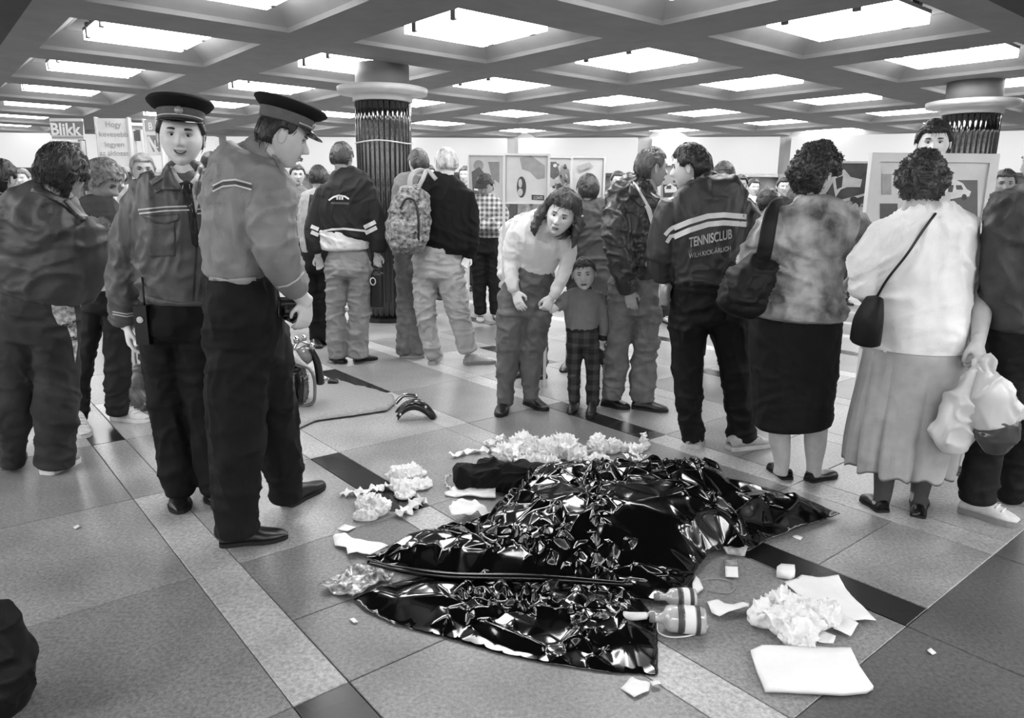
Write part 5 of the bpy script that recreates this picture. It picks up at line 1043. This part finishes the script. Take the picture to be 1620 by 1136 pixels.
# papers, bandages, dressings
WHT = mat('white_gauze', 226, rough=.85, amt=.08, sc=40, bump=.5, bsc=260); PAP = mat('white_paper', 218, rough=.7, amt=.05, sc=8, bump=.15, bsc=60)
def paper(name, label, cat, px, amp=.006, z=.003, m=PAP, step=.012, seed=0, t=.0015, dome=0., group=None, frq=9):
    P = G2(px); V, F = patch(P, step, .3); q3 = np.c_[V, np.zeros(len(V))]; e = edist(P, V)
    zz = z+amp*(1+(1-2*abs(vn(q3*frq+vn(q3*5, seed)[:, None], seed+1)))+.5*vn(q3*22, seed+2))+dome*sst(e, 0, .06)+amp*.8*vn(q3*3+3, seed+5)
    mb = thick(np.c_[V, np.maximum(zz, z)], F, t); c = np.r_[V.mean(0), 0]
    return tag(link(name, mesh(name, mb), m, None, c), label, cat, group)
def ribbon(name, label, cat, px, w, zs=.01, m=WHT, wave=.006, seed=0, n=60):
    P = spline(np.array([[*gnd(x, y)[:2], 0] for x, y in px]), n); T = np.gradient(P, axis=0); T /= np.linalg.norm(T, axis=1)[:, None]; N = np.stack([-T[:, 1], T[:, 0], 0*T[:, 0]], 1); V = []; k = 6
    for i in range(n):
        ww = w*(1+.3*math.sin(i*.7+seed)); tw = .6*math.sin(i*.35+seed)
        for j in range(k+1): u = j/k*2-1; V.append(P[i]+N[i]*u*ww/2*math.cos(tw)+np.array([0, 0, zs+wave*(math.sin(i*.55+seed)+1)+ww/2*u*math.sin(tw)*.5+ww*.3*abs(math.sin(tw))+.004*math.sin(u*5+i)]))
    V = np.array(V); V[:, 2] = np.maximum(V[:, 2], .003); F = [(i*(k+1)+j, i*(k+1)+j+1, (i+1)*(k+1)+j+1, (i+1)*(k+1)+j) for i in range(n-1) for j in range(k)]
    mb = thick(V, F, .0016); c = np.r_[P[:, :2].mean(0), 0]; return tag(link(name, mesh(name, mb), m, None, c), label, cat)
heap('gauze_heap', 'biggest heap of tangled white gauze behind the plastic sheet', 'gauze', [(800, 726, .07, .07, .05), (830, 722, .09, .08, .08), (862, 724, .09, .08, .07), (890, 722, .08, .07, .08), (910, 728, .06, .06, .04), (850, 735, .13, .05, .03)], WHT, .013, (34, 34, 34), seed=3)
heap('gauze_heap', 'long twisted white gauze tangle right of the biggest gauze heap', 'gauze', [(925, 716, .04, .03, .02), (945, 718, .05, .06, .07), (965, 716, .05, .04, .05), (985, 714, .05, .03, .03), (1005, 716, .05, .03, .03), (1018, 710, .015, .03, .06), (945, 735, .07, .05, .03)], WHT, .011, (38, 38, 38), seed=8)
heap('gauze_tuft', 'small tuft of gauze left of the biggest heap', 'gauze', [(778, 706, .03, .03, .03), (790, 704, .025, .02, .04), (770, 704, .02, .02, .015)], WHT, .009, (44, 44, 44), seed=4)
ribbon('bandage', 'unrolled white bandage trailing left of the biggest gauze heap', 'bandage', [(714, 726), (740, 718), (770, 716), (800, 722)], .045, .006, seed=1)
ribbon('bandage', 'white bandage end trailing right along the top of the plastic sheet', 'bandage', [(985, 722), (1000, 730), (1020, 735), (1040, 738)], .03, .012, seed=4)
ribbon('bandage', 'narrow bandage loop beside the right gauze tangle', 'bandage', [(992, 712), (1003, 726), (1022, 730)], .025, .02, seed=7)
ribbon('bandage', 'short white bandage lying over the rolled black jacket', 'bandage', [(826, 745), (816, 754), (815, 770)], .035, .16, seed=2, wave=.003)
heap('gauze_heap', 'white gauze pile on the dark floor strip left of the sheet', 'gauze', [(632, 760, .06, .04, .05), (650, 756, .07, .05, .04), (665, 770, .06, .06, .02), (640, 785, .05, .06, .02), (640, 775, .08, .05, .03)], WHT, .010, (34, 34, 34), seed=12)
ribbon('bandage', 'white bandage stretching left from the pile toward the profile officer shoe', 'bandage', [(540, 783), (560, 784), (590, 778), (615, 772)], .06, .005, seed=5)
ribbon('bandage', 'forked white bandage below the left gauze pile', 'bandage', [(628, 820), (645, 812), (660, 800), (672, 795)], .07, .008, seed=9)
heap('dressing_wad', 'thick ragged white dressing wad casting a dark edge', 'dressing', [(580, 806, .05, .05, .04), (598, 812, .05, .05, .05), (578, 822, .06, .03, .03)], WHT, .010, (40, 40, 40), seed=15)
paper('paper_packet', 'tiny white paper square left of the plastic sheet', 'packet', [(533, 838), (545, 830), (563, 836), (550, 843)], .003, seed=2)
paper('torn_cloth', 'torn strip of white cloth at the left end of the plastic', 'cloth', [(527, 855), (545, 852), (570, 862), (622, 870), (625, 884), (600, 886), (565, 880), (550, 884), (548, 872), (530, 866)], .014, seed=3, m=WHT)
paper('dressing_pad', 'flat white dressing pad just below the rolled black jacket', 'dressing', [(703, 782), (715, 774), (740, 776), (784, 778), (784, 792), (750, 790), (722, 788), (705, 786)], .012, seed=4, m=WHT, t=.006)
ribbon('gauze_thread', 'thin curl of gauze thread beside the dressing pad', 'thread', [(714, 778), (705, 768), (706, 758), (714, 753)], .008, .006, seed=5)
paper('crumpled_paper', 'crumpled white paper touching the left edge of the big sheet', 'paper', [(710, 824), (718, 812), (742, 804), (760, 806), (772, 820), (750, 834), (735, 828), (715, 830)], .028, seed=6)
paper('foil_wrapper', 'crinkled translucent wrapping beside the left tip of the plastic', 'wrapper', [(503, 935), (545, 908), (575, 898), (625, 915), (600, 930), (558, 952), (535, 945)], .014, seed=7, m=mat('crinkled_foil', 130, rough=.25, amt=.9, lo=50, sc=45, metal=.2), frq=26, step=.01)
for (lab, px) in (('tiny paper scrap on the floor left of the lower sheet', [(553, 982), (560, 980), (567, 986), (560, 988)]), ('tiny white scrap near the right tip of the plastic', [(1253, 850), (1258, 846), (1270, 851), (1266, 855)]), ('small pale scrap on the dark slab at lower right', [(1466, 1032), (1472, 1028), (1481, 1036), (1475, 1039)]), ('pale paper scrap on the left slabs', [(116, 836), (124, 832), (127, 835), (119, 839)])): paper('paper_scrap', lab, 'scrap', px, .002, seed=int(px[0][0]))
paper('paper_square', 'white gauze square on the floor in front of the lower sheet corner', 'paper', [(982, 1090), (1000, 1078), (1028, 1087), (1026, 1096), (1003, 1106)], .008, seed=11, t=.004)
paper('paper_scrap', 'little twisted scrap right of the white gauze square', 'scrap', [(1028, 1082), (1042, 1083), (1046, 1088), (1032, 1090)], .005, seed=13)
paper('paper_sheet', 'large creased white paper lying on the black floor strip', 'paper', [(1241, 925), (1268, 912), (1290, 918), (1326, 914), (1345, 945), (1385, 988), (1350, 988), (1315, 985), (1290, 975), (1265, 950)], .007, seed=14)
heap('crumpled_cloth', 'heap of soft white crumpled cloth right of the glass bottle', 'cloth', [(1212, 985, .07, .05, .04), (1240, 975, .07, .05, .06), (1255, 1000, .09, .06, .06), (1285, 985, .08, .06, .05), (1262, 1018, .06, .04, .05), (1305, 980, .05, .05, .04)], WHT, .012, (22, 22, 26), seed=20)
paper('paper_sheet', 'small curled white sheet at the right foot of the cloth heap', 'paper', [(1308, 985), (1330, 978), (1357, 994), (1345, 1012), (1318, 1003)], .010, seed=21)
paper('folded_card', 'thin folded card under the small curled sheet', 'card', [(1292, 1008), (1300, 1001), (1322, 1010), (1318, 1019), (1295, 1019)], .003, seed=22, t=.004)
paper('flat_pad', 'wide rectangular white pad lying flat nearest the lens', 'pad', [(1187, 1036), (1205, 1028), (1345, 1032), (1358, 1060), (1381, 1094), (1370, 1101), (1330, 1104), (1210, 1098), (1198, 1070)], .003, z=.014, seed=23, t=.013, dome=.012)
paper('small_box', 'small white carton at the left corner of the large creased paper', 'carton', [(1228, 908), (1235, 903), (1256, 905), (1257, 915), (1250, 919), (1228, 915)], .001, z=.03, t=.028, seed=24, step=.02)
paper('paper_wrapper', 'torn white wrapper between the glass bottle and the cloth heap', 'wrapper', [(1118, 962), (1132, 956), (1145, 963), (1160, 965), (1184, 962), (1184, 970), (1160, 975), (1138, 982), (1125, 976)], .010, seed=25)
paper('crumpled_wrapper', 'crumpled clear wrapper at the right side of the big sheet', 'wrapper', [(1143, 875), (1155, 868), (1172, 862), (1185, 874), (1178, 884), (1150, 882)], .016, seed=26, m=mat('clear_wrapper', 150, rough=.2, amt=.6, sc=30, alpha=.75))
# a packet with a clear top and a white lower half
b = paper('sachet', 'small sachet with a clear window and white lower half', 'packet', [(1146, 886), (1166, 886), (1167, 915), (1148, 914)], .002, z=.004, seed=27, m=mat('clear_wrapper', 150)); q = MB(); A = [gnd(1147, 897, .009), gnd(1167, 898, .009), gnd(1168, 914, .009), gnd(1148, 913, .009)]
V, F = patch(np.array([a[:2] for a in A]), .01); link('white_lower_half', mesh('white_lower_half', thick(np.c_[V, np.full(len(V), .013)], F, .004)), PAP, b, np.array(b.location))
paper('valve_cap', 'small white plastic clip beside the bottles at the sheet edge', 'clip', [(1095, 930), (1100, 915), (1107, 922), (1112, 935), (1104, 942), (1096, 938)], .006, z=.012, t=.01, seed=28)
# infusion bottles
GL = mat('bottle_glass', 165, rough=.08, spec=.8, amt=.25, sc=18); LB = mat('bottle_label', 215, rough=.5, amt=.04); LQ = mat('bottle_liquid', 150, rough=.1, amt=.1, transl=.3); RB = mat('grey_band', 60, rough=.5)
def bottle(label, A, B, r, neck=True, tube_px=None):
    A = gnd(*A, r); B = gnd(*B, r); L_ = np.linalg.norm(B-A); d = (B-A)/L_; e = empty('infusion_bottle', (A+B)/2-np.array([0, 0, r]), label, 'bottle', None, math.atan2(d[1], d[0])); e.location.z = 0
    X_ = lambda mb: xf(mb, Matrix.Translation((-L_/2, 0, r)) @ Matrix.Rotation(math.pi/2, 4, 'Y'))
    link('bottle_body', mesh('bottle_body', X_(lathe([(r*.2, -.040), (r*.36, -.038), (r*.36, -.014), (r*.5, -.006), (r*.88, .004), (r, .018), (r, L_-.01), (r*.92, L_), (r*.5, L_+.001)], 32))), GL, e)
    link('label', mesh('label', X_(lathe([(r*1.02, L_*.42), (r*1.03, L_*.43), (r*1.03, L_*.72), (r*1.02, L_*.73)], 32))), LB, e)
    for k in (.30, .38, .76): link('label_stripe', mesh('label_stripe', X_(lathe([(r*1.02, L_*k), (r*1.03, L_*k+.001), (r*1.03, L_*k+.012), (r*1.02, L_*k+.013)], 32))), RB, e)
    link('stopper', mesh('stopper', X_(lathe([(r*.36, -.052), (r*.40, -.038), (r*.36, -.034)], 20))), mat('rubber_grey', 120, rough=.6), e)
    return e
bottle('glass infusion bottle with white label lying at the corner of the sheets', (1052, 978), (1115, 982), .045)
bottle('second infusion bottle half under the edge of the big plastic sheet', (1058, 945), (1100, 946), .034)
e = empty('drip_chamber', gnd(1005, 974), 'clear drip chamber lying on the lower black sheet before the bottle', 'drip chamber'); c = np.array(e.location)
P_ = [gnd(983, 972, .05), gnd(1000, 975, .055), gnd(1022, 974, .05)]; link('chamber', mesh('chamber', tube(P_, [.012, .014, .012], n=12, seg=14, ref=(0, 0, 1))), mat('milky_plastic', 200, rough=.2, amt=.1), e, c)
P_ = [gnd(1022, 974, .05), gnd(1032, 970, .05), gnd(1042, 974, .045)]; link('connector', mesh('connector', tube(P_, [.006, .008, .006], n=12, seg=8, ref=(0, 0, 1))), mat('milky_plastic', 200), e, c)
P_ = [gnd(983, 972, .05), gnd(972, 968, .055), gnd(960, 958, .06)]; link('tubing', mesh('tubing', tube(P_, .0035, n=16, seg=6, ref=(0, 0, 1))), mat('milky_plastic', 200), e, c)
def wire(label, px, r, zs, m, cat='tubing', name='tubing'):
    P_ = [gnd(x, y, z) for (x, y), z in zip(px, zs)]; c = np.r_[np.mean(P_, 0)[:2], 0]; return tag(link(name, mesh(name, tube(P_, r, n=60, seg=6, ref=(0, 0, 1))), m, None, c), label, cat)
wire('thin clear tubing curling under the glass infusion bottle', [(1040, 985), (1042, 1000), (1060, 1008), (1090, 1006), (1112, 998), (1120, 990)], .0028, [.03, .008, .006, .006, .006, .02], mat('milky_plastic', 200))
wire('loop of thin clear tubing right of the second bottle', [(1108, 918), (1130, 915), (1155, 920), (1162, 930), (1150, 938), (1120, 934)], .0024, [.02, .005, .005, .005, .005, .006], mat('dim_tubing', 130, rough=.3))
# broken motorcycle pieces, mat
px = [(452, 690), (452, 604), (505, 598), (622, 628), (626, 640), (612, 652), (560, 660), (500, 668)]
V, F = patch(G2(px), .05); e_ = edist(G2(px), V); mb = thick(np.c_[V, .006+.016*sst(e_, 0, .03)], F, .0); mb = MB().add(np.c_[V, .022*sst(e_+.012, 0, .035)+.002], F)
c = np.r_[V.mean(0), 0]; tag(link('floor_mat', mesh('floor_mat', thick(np.c_[V, .038*sst(e_+.012, 0, .03)+.002], F, .003)), mat('grey_rubber_mat', 128, rough=.6, amt=.15, sc=50), None, c), 'thin pale grey mat with rounded edge under the motorcycle parts', 'mat')
FEN = mat('black_fender', 16, rough=.22, spec=.6, amt=.1); CHR = mat('chrome', 190, rough=.12, metal=1., amt=.1)
fb = gnd(655, 664); e = empty('motorcycle_fender', fb, 'broken curved black motorcycle fender standing on the floor', 'fender')
a0, a1 = gnd(629, 668), gnd(686, 664); d = (a1-a0); L_ = np.linalg.norm(d); d /= L_; nrm = np.array([-d[1], d[0], 0]); V = []; n = 24; 
for i in range(n):
    t = i/(n-1); x = L_*t; h = .135*math.sin(math.pi*min(1, t*.93+.07))**.8*(1-.15*t)
    for j in range(7): u = j/6; V.append(a0+d*x+nrm*(.10*u-.0)+np.array([0, 0, h*(1-.15*abs(u-.5)*2)-.0])+d*(.02*math.sin(u*3)))
V = np.array(V); F = [(i*7+j, i*7+j+1, (i+1)*7+j+1, (i+1)*7+j) for i in range(n-1) for j in range(6)]; V[:, 2] = np.maximum(V[:, 2], .003)
me = mesh('fender_shell', MB().add(V, F)); o = link('fender_shell', me, FEN, e, fb); s_ = o.modifiers.new('s', 'SOLIDIFY'); s_.thickness = .012; s_.offset = -1
V = []
for i in range(n):
    t = i/(n-1); x = L_*t; h = .135*math.sin(math.pi*min(1, t*.93+.07))**.8*(1-.15*t); V.append(a0+d*x+np.array([0, 0, max(.0, h)])); V.append(a0+d*x+np.array([0, 0, max(0, h-.05*(.6+.4*math.sin(math.pi*t)))]))
link('side_flange', mesh('side_flange', thick(np.array(V), [(2*i, 2*i+1, 2*i+3, 2*i+2) for i in range(n-1)], .006, tuple(nrm))), FEN, e, fb)
link('bracket', mesh('bracket', tube([a0+nrm*.1+np.array([0, 0, .10]), a0+d*L_*.25+nrm*.1+np.array([0, 0, .15]), a0+d*L_*.6+nrm*.06+np.array([0, 0, .15])], .008, .014, n=16, seg=8, ref=(0, 0, 1))), CHR, e, fb)
for t, z in ((.08, .05), (.78, .09)): link('bolt', mesh('bolt', ell(a0+d*L_*t-nrm*.004+np.array([0, 0, z]), (.010, .006, .010), 12, 8)), CHR, e, fb)
mb0 = gnd(470, 652); e = empty('motorcycle_engine', mb0, 'damaged motorcycle engine with crash bar and fork behind the profile officer', 'motorcycle part')
Q = lambda x, y, dy=0: atY(x, y, mb0[1]+.12+dy)
ENG = mat('engine_black', 30, rough=.25, spec=.6, amt=.5, sc=20); 
link('engine_case', folds(vox(MB().join(tube([Q(462, 584), Q(464, 615), Q(464, 650)], [.07, .085, .08], [.13, .15, .12], n=12, seg=20, sq=.55)).join(tube([Q(440, 560), Q(445, 600), Q(448, 640)], [.09, .11, .1], [.12, .14, .12], seg=16, sq=.7)), .01, 3), .004, (20, 20, 20)), ENG, e, mb0)
link('crash_bar', mesh('crash_bar', tube([Q(464, 574, -.12), Q(478, 578, -.12), Q(490, 584, -.12), Q(497, 600, -.12), Q(498, 625, -.12), Q(494, 638, -.12), Q(478, 643, -.12), Q(470, 642, -.12)], .011, n=60, seg=10)), mat('dull_steel', 120, rough=.3, metal=.7), e, mb0)
link('side_cover', mesh('side_cover', tube([Q(476, 594, -.14), Q(478, 610, -.14), Q(477, 635, -.14)], [.012, .018, .014], [.02, .03, .02], n=14, seg=12)), FEN, e, mb0)
for k in range(6): link('cooling_fin', mesh('cooling_fin', xf(box(MB(), (-.06, -.09, -.003), (.06, .09, .003)), Matrix.Translation(Q(470, 598+6*k, .02)))), mat('alloy', 150, rough=.35, metal=.5), e, mb0)
link('fork_tube', mesh('fork_tube', tube([Q(492, 552), Q(502, 575, .03), Q(507, 606, .08)], [.02, .026, .03], n=14, seg=12)), ENG, e, mb0)
link('handlebar', mesh('handlebar', tube([Q(464, 552, -.05), Q(474, 540), Q(488, 545, .03), Q(496, 556, .06)], .011, n=20, seg=10)), CHR, e, mb0)
for (x, y, r) in ((469, 538, .022), (481, 535, .018), (494, 548, .02), (462, 548, .014)): link('clamp', mesh('clamp', ell(Q(x, y, -.02), (r, r, r*1.3), 14, 10)), CHR, e, mb0)
link('headlight_bowl', mesh('headlight_bowl', ell(Q(480, 562, .02), (.07, .08, .07), 20, 12)), mat('grey_gloss', 110, rough=.15, amt=.3, sc=12), e, mb0)
link('tank_edge', mesh('tank_edge', tube([Q(462, 558, -.06), Q(470, 572, -.08), Q(486, 580, -.08)], [.03, .035, .012], n=14, seg=10)), mat('pale_enamel', 150, rough=.2), e, mb0)
fb = gnd(528, 606); e = empty('foot_pedal', fb, 'small broken chrome foot pedal lying on a dark floor tile', 'motorcycle part')
link('pedal_arm', mesh('pedal_arm', tube([gnd(513, 602, .02), gnd(530, 606, .015), gnd(546, 606, .015)], .008, n=14, seg=8, ref=(0, 0, 1))), CHR, e, fb); link('pedal_rubber', mesh('pedal_rubber', tube([gnd(520, 604, .05), gnd(534, 606, .04)], .028, n=8, seg=12, ref=(0, 0, 1))), ENG, e, fb); link('pedal_bolt', mesh('pedal_bolt', ell(gnd(515, 600, .05), (.02, .02, .025), 10, 8)), CHR, e, fb)
# bag on the floor at far left, dark coat tail at lower left
g0 = gnd(222, 648); b = empty('tote_bag', g0, 'translucent bag with dark things in it behind the smiling officer', 'bag'); Qb = lambda x, y: atY(x, y, g0[1]+.1)
link('bag_film', folds(vox(tube([Qb(222, 575), Qb(222, 600), Qb(224, 625), Qb(224, 642)], [.04, .09, .10, .08], [.04, .07, .09, .07], seg=18), .009, 3), .012, (9, 9, 6)), mat('grey_film', 128, rough=.3, amt=.5, sc=9), b, g0)
link('bag_handle', mesh('bag_handle', tube([Qb(216, 580), Qb(214, 555), Qb(222, 545), Qb(228, 560), Qb(227, 580)], .008, n=24, seg=6)), mat('grey_film', 128), b, g0)
g0 = gnd(0, 1120); g0[2] = 0; me = vox(tube([atY(2, 1120, g0[1]), atY(6, 1080, g0[1]), atY(0, 1020, g0[1]), atY(-12, 968, g0[1])], [.06, .072, .062, .03], [.09, .10, .09, .05], n=20, seg=20), .008, 3); folds(me, .010, (5, 5, 8)); b = empty('dark_bag', g0, 'dark soft bag standing on the floor at the lower left corner', 'bag'); co = getco(me); co[:, 2] = np.maximum(co[:, 2], .002); setco(me, co)
link('bag_body', me, cl('black_bag', 20), b, g0); link('bag_handle', mesh('bag_handle', tube([atY(-20, 975, g0[1]), atY(-25, 930, g0[1]), atY(-45, 930, g0[1]), atY(-40, 975, g0[1])], .01, n=20, seg=8)), cl('black_bag', 20), b, g0)
# hidden person whose sneaker shows
P = Person('person hidden behind the smiling officer, one black and white sneaker showing', (255, 655))
P.head(272, 310, 44, 20, 0, 0, g=140, neck=(272, 330, 10)); P.hair(50, thick=.012, strands=0)
P.cloth('jacket', cl('dull_jacket', 74), [P.t([(272, 328, 20, 0, .09), (272, 345, 36, 0, .11), (270, 400, 38, 0, .13), (270, 470, 36, 0, .13)])], .014); P.cloth('trousers', BLK, [P.t([(270, 465, 32, 0, .12), (268, 500, 32)]), P.t([(254, 495, 16), (252, 645, 13)]), P.t([(284, 495, 16), (284, 645, 13)])], .014)
P.shoe((254, 650), (222, 655), .1, 'sneaker', 60, 170); P.shoe((284, 650), (300, 655), .1, 'sneaker', 60, 170)

# ================================================================= PHOTO BOARDS AND PLACARDS
def board(label, x0, x1, y0, y1, Y, g, fr, shapes=(), texts=(), posts=True, yaw=0., cat='photo board', post_w=.02, amt=.1, sc=6, name='photo_board', lo=None):
    A = atY(x0, y0, Y); B = atY(x1, y1, Y); w = abs(B[0]-A[0]); h = A[2]-B[2]; c = np.array([(A[0]+B[0])/2, Y, 0]); e = empty(name, c, label, cat)
    z0 = B[2]; mb = box(MB(), (-w/2, 0, z0), (w/2, .02, z0+h)); link('panel', mesh('panel', mb, False), mat('board_face_%d_%d_%d' % (g, amt*100, sc), g, rough=.5, amt=amt, sc=sc, lo=lo), e)
    if fr: 
        f = .014 if fr != 'wide' else .05; mb = MB()
        a_, b_ = w/2, w/2+f; v = [(-a_, z0), (a_, z0), (a_, z0+h), (-a_, z0+h)]; u = [(-b_, z0-f), (b_, z0-f), (b_, z0+h+f), (-b_, z0+h+f)]
        pts_ = [(x, y, z) for y in (-.014, .03) for ring_ in (v, u) for (x, z) in ring_]; fc = []
        for q in range(4): r_ = (q+1) % 4; fc += [(q, r_, 4+r_, 4+q), (8+q, 12+q, 12+r_, 8+r_), (4+q, 4+r_, 12+r_, 12+q), (q, 8+q, 8+r_, r_)]
        mb.add(pts_, fc)
        link('board_frame', mesh('board_frame', mb, False), mat('white_frame', 195, rough=.5, amt=.05), e)
    if posts:
        for s in (-1, 1): link('post', mesh('post', box(MB(), (s*(w/2+post_w/2)-post_w/2, -.015, 0), (s*(w/2+post_w/2)+post_w/2, .035, z0+h+.01)), False), mat('white_frame', 195), e)
    if posts is None:
        link('pedestal', mesh('pedestal', box(box(MB(), (-.03, .03, .02), (.03, .07, z0+h*.6)), (-.2, -.05, 0), (.2, .25, .02)), False), mat('steel_grey', 120, rough=.4), e)
    k = 0
    for (g_, poly) in shapes:
        k += 1; pv = []
        for (x, y) in poly: q = atY(x, y, Y-.002*k); pv.append((q[0]-c[0], q[2]))
        V, F = patch(np.array(pv), .06, .1); off = -.0004*k-.001; mb = thick(np.c_[V[:, 0], np.full(len(V), off), V[:, 1]], F, .001, (0, -1, 0)); link('printed_shape', mesh('printed_shape', mb, False), mat('print_%d' % g_, g_, rough=.5, amt=.12, sc=20), e)
    for (s, x, y, wpx, hpx, g_) in texts:
        me = textmesh(s, 1., .03 if g_ > 215 else .008); co = getco(me); a = atY(x, y, Y); pp = ppm(a); sx = wpx/pp/max(co[:, 0].max(), .1); sz = hpx/pp/.72; co = np.c_[a[0]-c[0]+co[:, 0]*sx, np.full(len(co), -.003-.0004*(k+1)), a[2]+co[:, 1]*sz]; setco(me, co); me.materials.clear(); link('lettering', me, mat('print_%d' % g_, g_, rough=.5, amt=.1), e)
    return e
def disk(cx, cy, rx, ry, n=16): return [(cx+rx*math.cos(t), cy+ry*math.sin(t)) for t in np.linspace(0, 2*math.pi, n, endpoint=False)]
def bits(x0, x1, y0, y1, n, seed, tones, size=4.5):
    R_ = random.Random(seed); out = []
    for k in range(n):
        cx, cy = R_.uniform(x0+size, x1-size), R_.uniform(y0+size, y1-size); a = R_.uniform(0, 3.14); L_, w_ = R_.uniform(.5, 1.)*size, R_.uniform(.2, .6)*size; m = R_.randint(4, 7)
        out.append((tones[k % len(tones)], [(cx+L_*math.cos(t)*math.cos(a)-w_*math.sin(t)*math.sin(a), cy+L_*math.cos(t)*math.sin(a)+w_*math.sin(t)*math.cos(a)) for t in np.linspace(0, 6.283, m, endpoint=False)]))
    return out
board('white-framed photo board with a crashed white car, the tall man behind it', 1391, 1547, 256, 374, 4.3, 196, 'wide', [(74, [(1392, 322), (1420, 322), (1422, 374), (1392, 374)]), (84, [(1495, 285), (1547, 285), (1547, 374), (1495, 374)]),
   (205, [(1496, 284), (1512, 284), (1524, 290), (1530, 299), (1537, 303), (1534, 311), (1520, 312), (1506, 315), (1496, 310)]), (70, [(1513, 293), (1522, 293), (1525, 300), (1514, 300)]), (60, [(1502, 292), (1510, 293), (1508, 304), (1501, 304)]), (50, disk(1527, 312, 4, 5)), (190, disk(1500, 312, 6, 8)), (150, [(1397, 275), (1412, 275), (1412, 308), (1397, 308)])], posts=None)
board('dark photo board with a wrecked white vehicle beside the curly woman head', 1306, 1380, 258, 400, 5.35, 70, 1, [(200, [(1318, 268), (1336, 268), (1346, 280), (1364, 284), (1361, 296), (1340, 296), (1330, 300), (1322, 312), (1318, 290)]), (60, [(1322, 282), (1334, 278), (1332, 296), (1324, 300)]), (185, [(1324, 318), (1372, 305), (1376, 307), (1330, 322)]), (190, [(1356, 336), (1362, 326), (1370, 330), (1372, 340), (1364, 347), (1357, 345)]), (175, disk(1345, 322, 4, 4)), (165, strip([(1358, 344), (1378, 366)], 1)), (160, disk(1330, 330, 5, 3)), (50, disk(1352, 315, 6, 4)), (150, disk(1343, 338, 4, 3))]+bits(1308, 1378, 316, 372, 46, 9, (40, 48, 150, 60, 175), 3.2), amt=.6, sc=9)
board('pale poster board with a dark oval and small label over a person in white', 800, 865, 246, 320, 5.5, 186, 1, [(140, [(822, 250), (840, 246), (862, 262), (862, 282), (850, 284), (838, 272), (826, 268)]), (60, disk(825, 296, 7.5, 17)), (170, disk(823, 290, 3, 7)), (175, disk(823, 304, 4, 6)), (62, [(841, 308), (861, 309), (861, 317), (841, 316)])], [('CONTI', 844, 315, 14, 4.5, 190)], cat='poster')
board('pale poster board with grey curved shapes beside the leaning woman', 869, 903, 250, 330, 6.5, 178, 1, [(90, [(870, 256), (880, 256), (886, 276), (876, 284), (870, 280)]), (130, [(884, 276), (892, 262), (900, 268), (902, 290), (890, 296)]), (70, [(870, 296), (884, 290), (900, 300), (900, 322), (870, 322)]), (200, [(868, 296), (880, 294), (880, 304), (868, 306)])]+bits(870, 902, 254, 326, 26, 3, (100, 150, 60, 195), 5), cat='poster')
board('poster board with a black motorcycle engine picture left of the leather jacket', 907, 952, 250, 330, 6.35, 188, 1, bits(909, 950, 284, 328, 44, 5, (38, 60, 200, 190, 205))+[(160, [(914, 262), (934, 256), (940, 262), (920, 270)])], cat='poster')
board('tall pale panel behind the man with folded arms', 742, 796, 246, 345, 9.6, 160, 1, [(120, disk(757, 262, 8, 9)), (70, [(746, 272), (758, 264), (768, 276), (768, 306), (748, 308)]), (205, [(750, 297), (764, 299), (764, 303), (750, 301)]), (110, [(772, 256), (790, 256), (790, 290), (778, 282)])], cat='poster', yaw=0)
board('narrow poster board with a car wreck picture between the two whispering men', 1047, 1076, 262, 345, 6.0, 150, 1, [(60, [(1049, 292), (1074, 292), (1074, 312), (1049, 312)]), (200, [(1051, 296), (1060, 290), (1070, 296), (1072, 304), (1052, 305)]), (70, [(1055, 294), (1062, 293), (1062, 299), (1054, 299)]), (60, [(1049, 318), (1074, 318), (1074, 343), (1049, 343)])], [('37', 1052, 333, 7, 5, 185)], cat='poster')
board('newspaper placard with big white masthead letters on grey at upper left', 78, 133, 187, 221, 6.4, 205, 0, [(112, [(79.5, 192), (131.5, 192), (131.5, 214), (79.5, 214)]), (150, [(82, 216), (131.5, 216), (131.5, 219), (82, 219)])], [('Blikk', 81, 213, 49, 18, 228)], posts=False, cat='placard', name='placard')
board('second newspaper placard hanging below the grey masthead one', 83, 132, 224, 262, 6.42, 200, 0, [(92, [(85, 226), (130, 226), (130, 250), (85, 250)])], [('krimi', 87, 246, 41, 14, 215)], posts=True, post_w=.015, cat='placard', name='placard')
board('white placard with four lines of pale printed words', 152, 209, 187, 264, 6.3, 214, 0, [], [('Hogy', 167, 201, 25, 9, 150), ('kevesebb', 157, 216, 46, 8, 158), ('legyen', 166, 232, 31, 8, 158), ('az áldozat', 158, 246, 46, 8, 162)], cat='placard', name='placard', post_w=.012)
board('small dark square plate right of the white printed placard', 211, 224, 207, 223, 6.5, 90, 0, [], posts=True, post_w=.01, cat='placard', name='placard')
board('magazine cover placard beside the smiling officer cap', 228, 256, 190, 246, 6.2, 200, 0, [(150, [(228, 190), (246, 190), (246, 208), (230, 208)]), (120, [(232, 214), (252, 214), (254, 240), (242, 240)]), (205, strip([(234, 216), (250, 244)], 2))], [('B', 235, 205, 7, 11, 215), ('L', 245, 234, 6, 12, 215)], cat='placard', name='placard', post_w=.012)
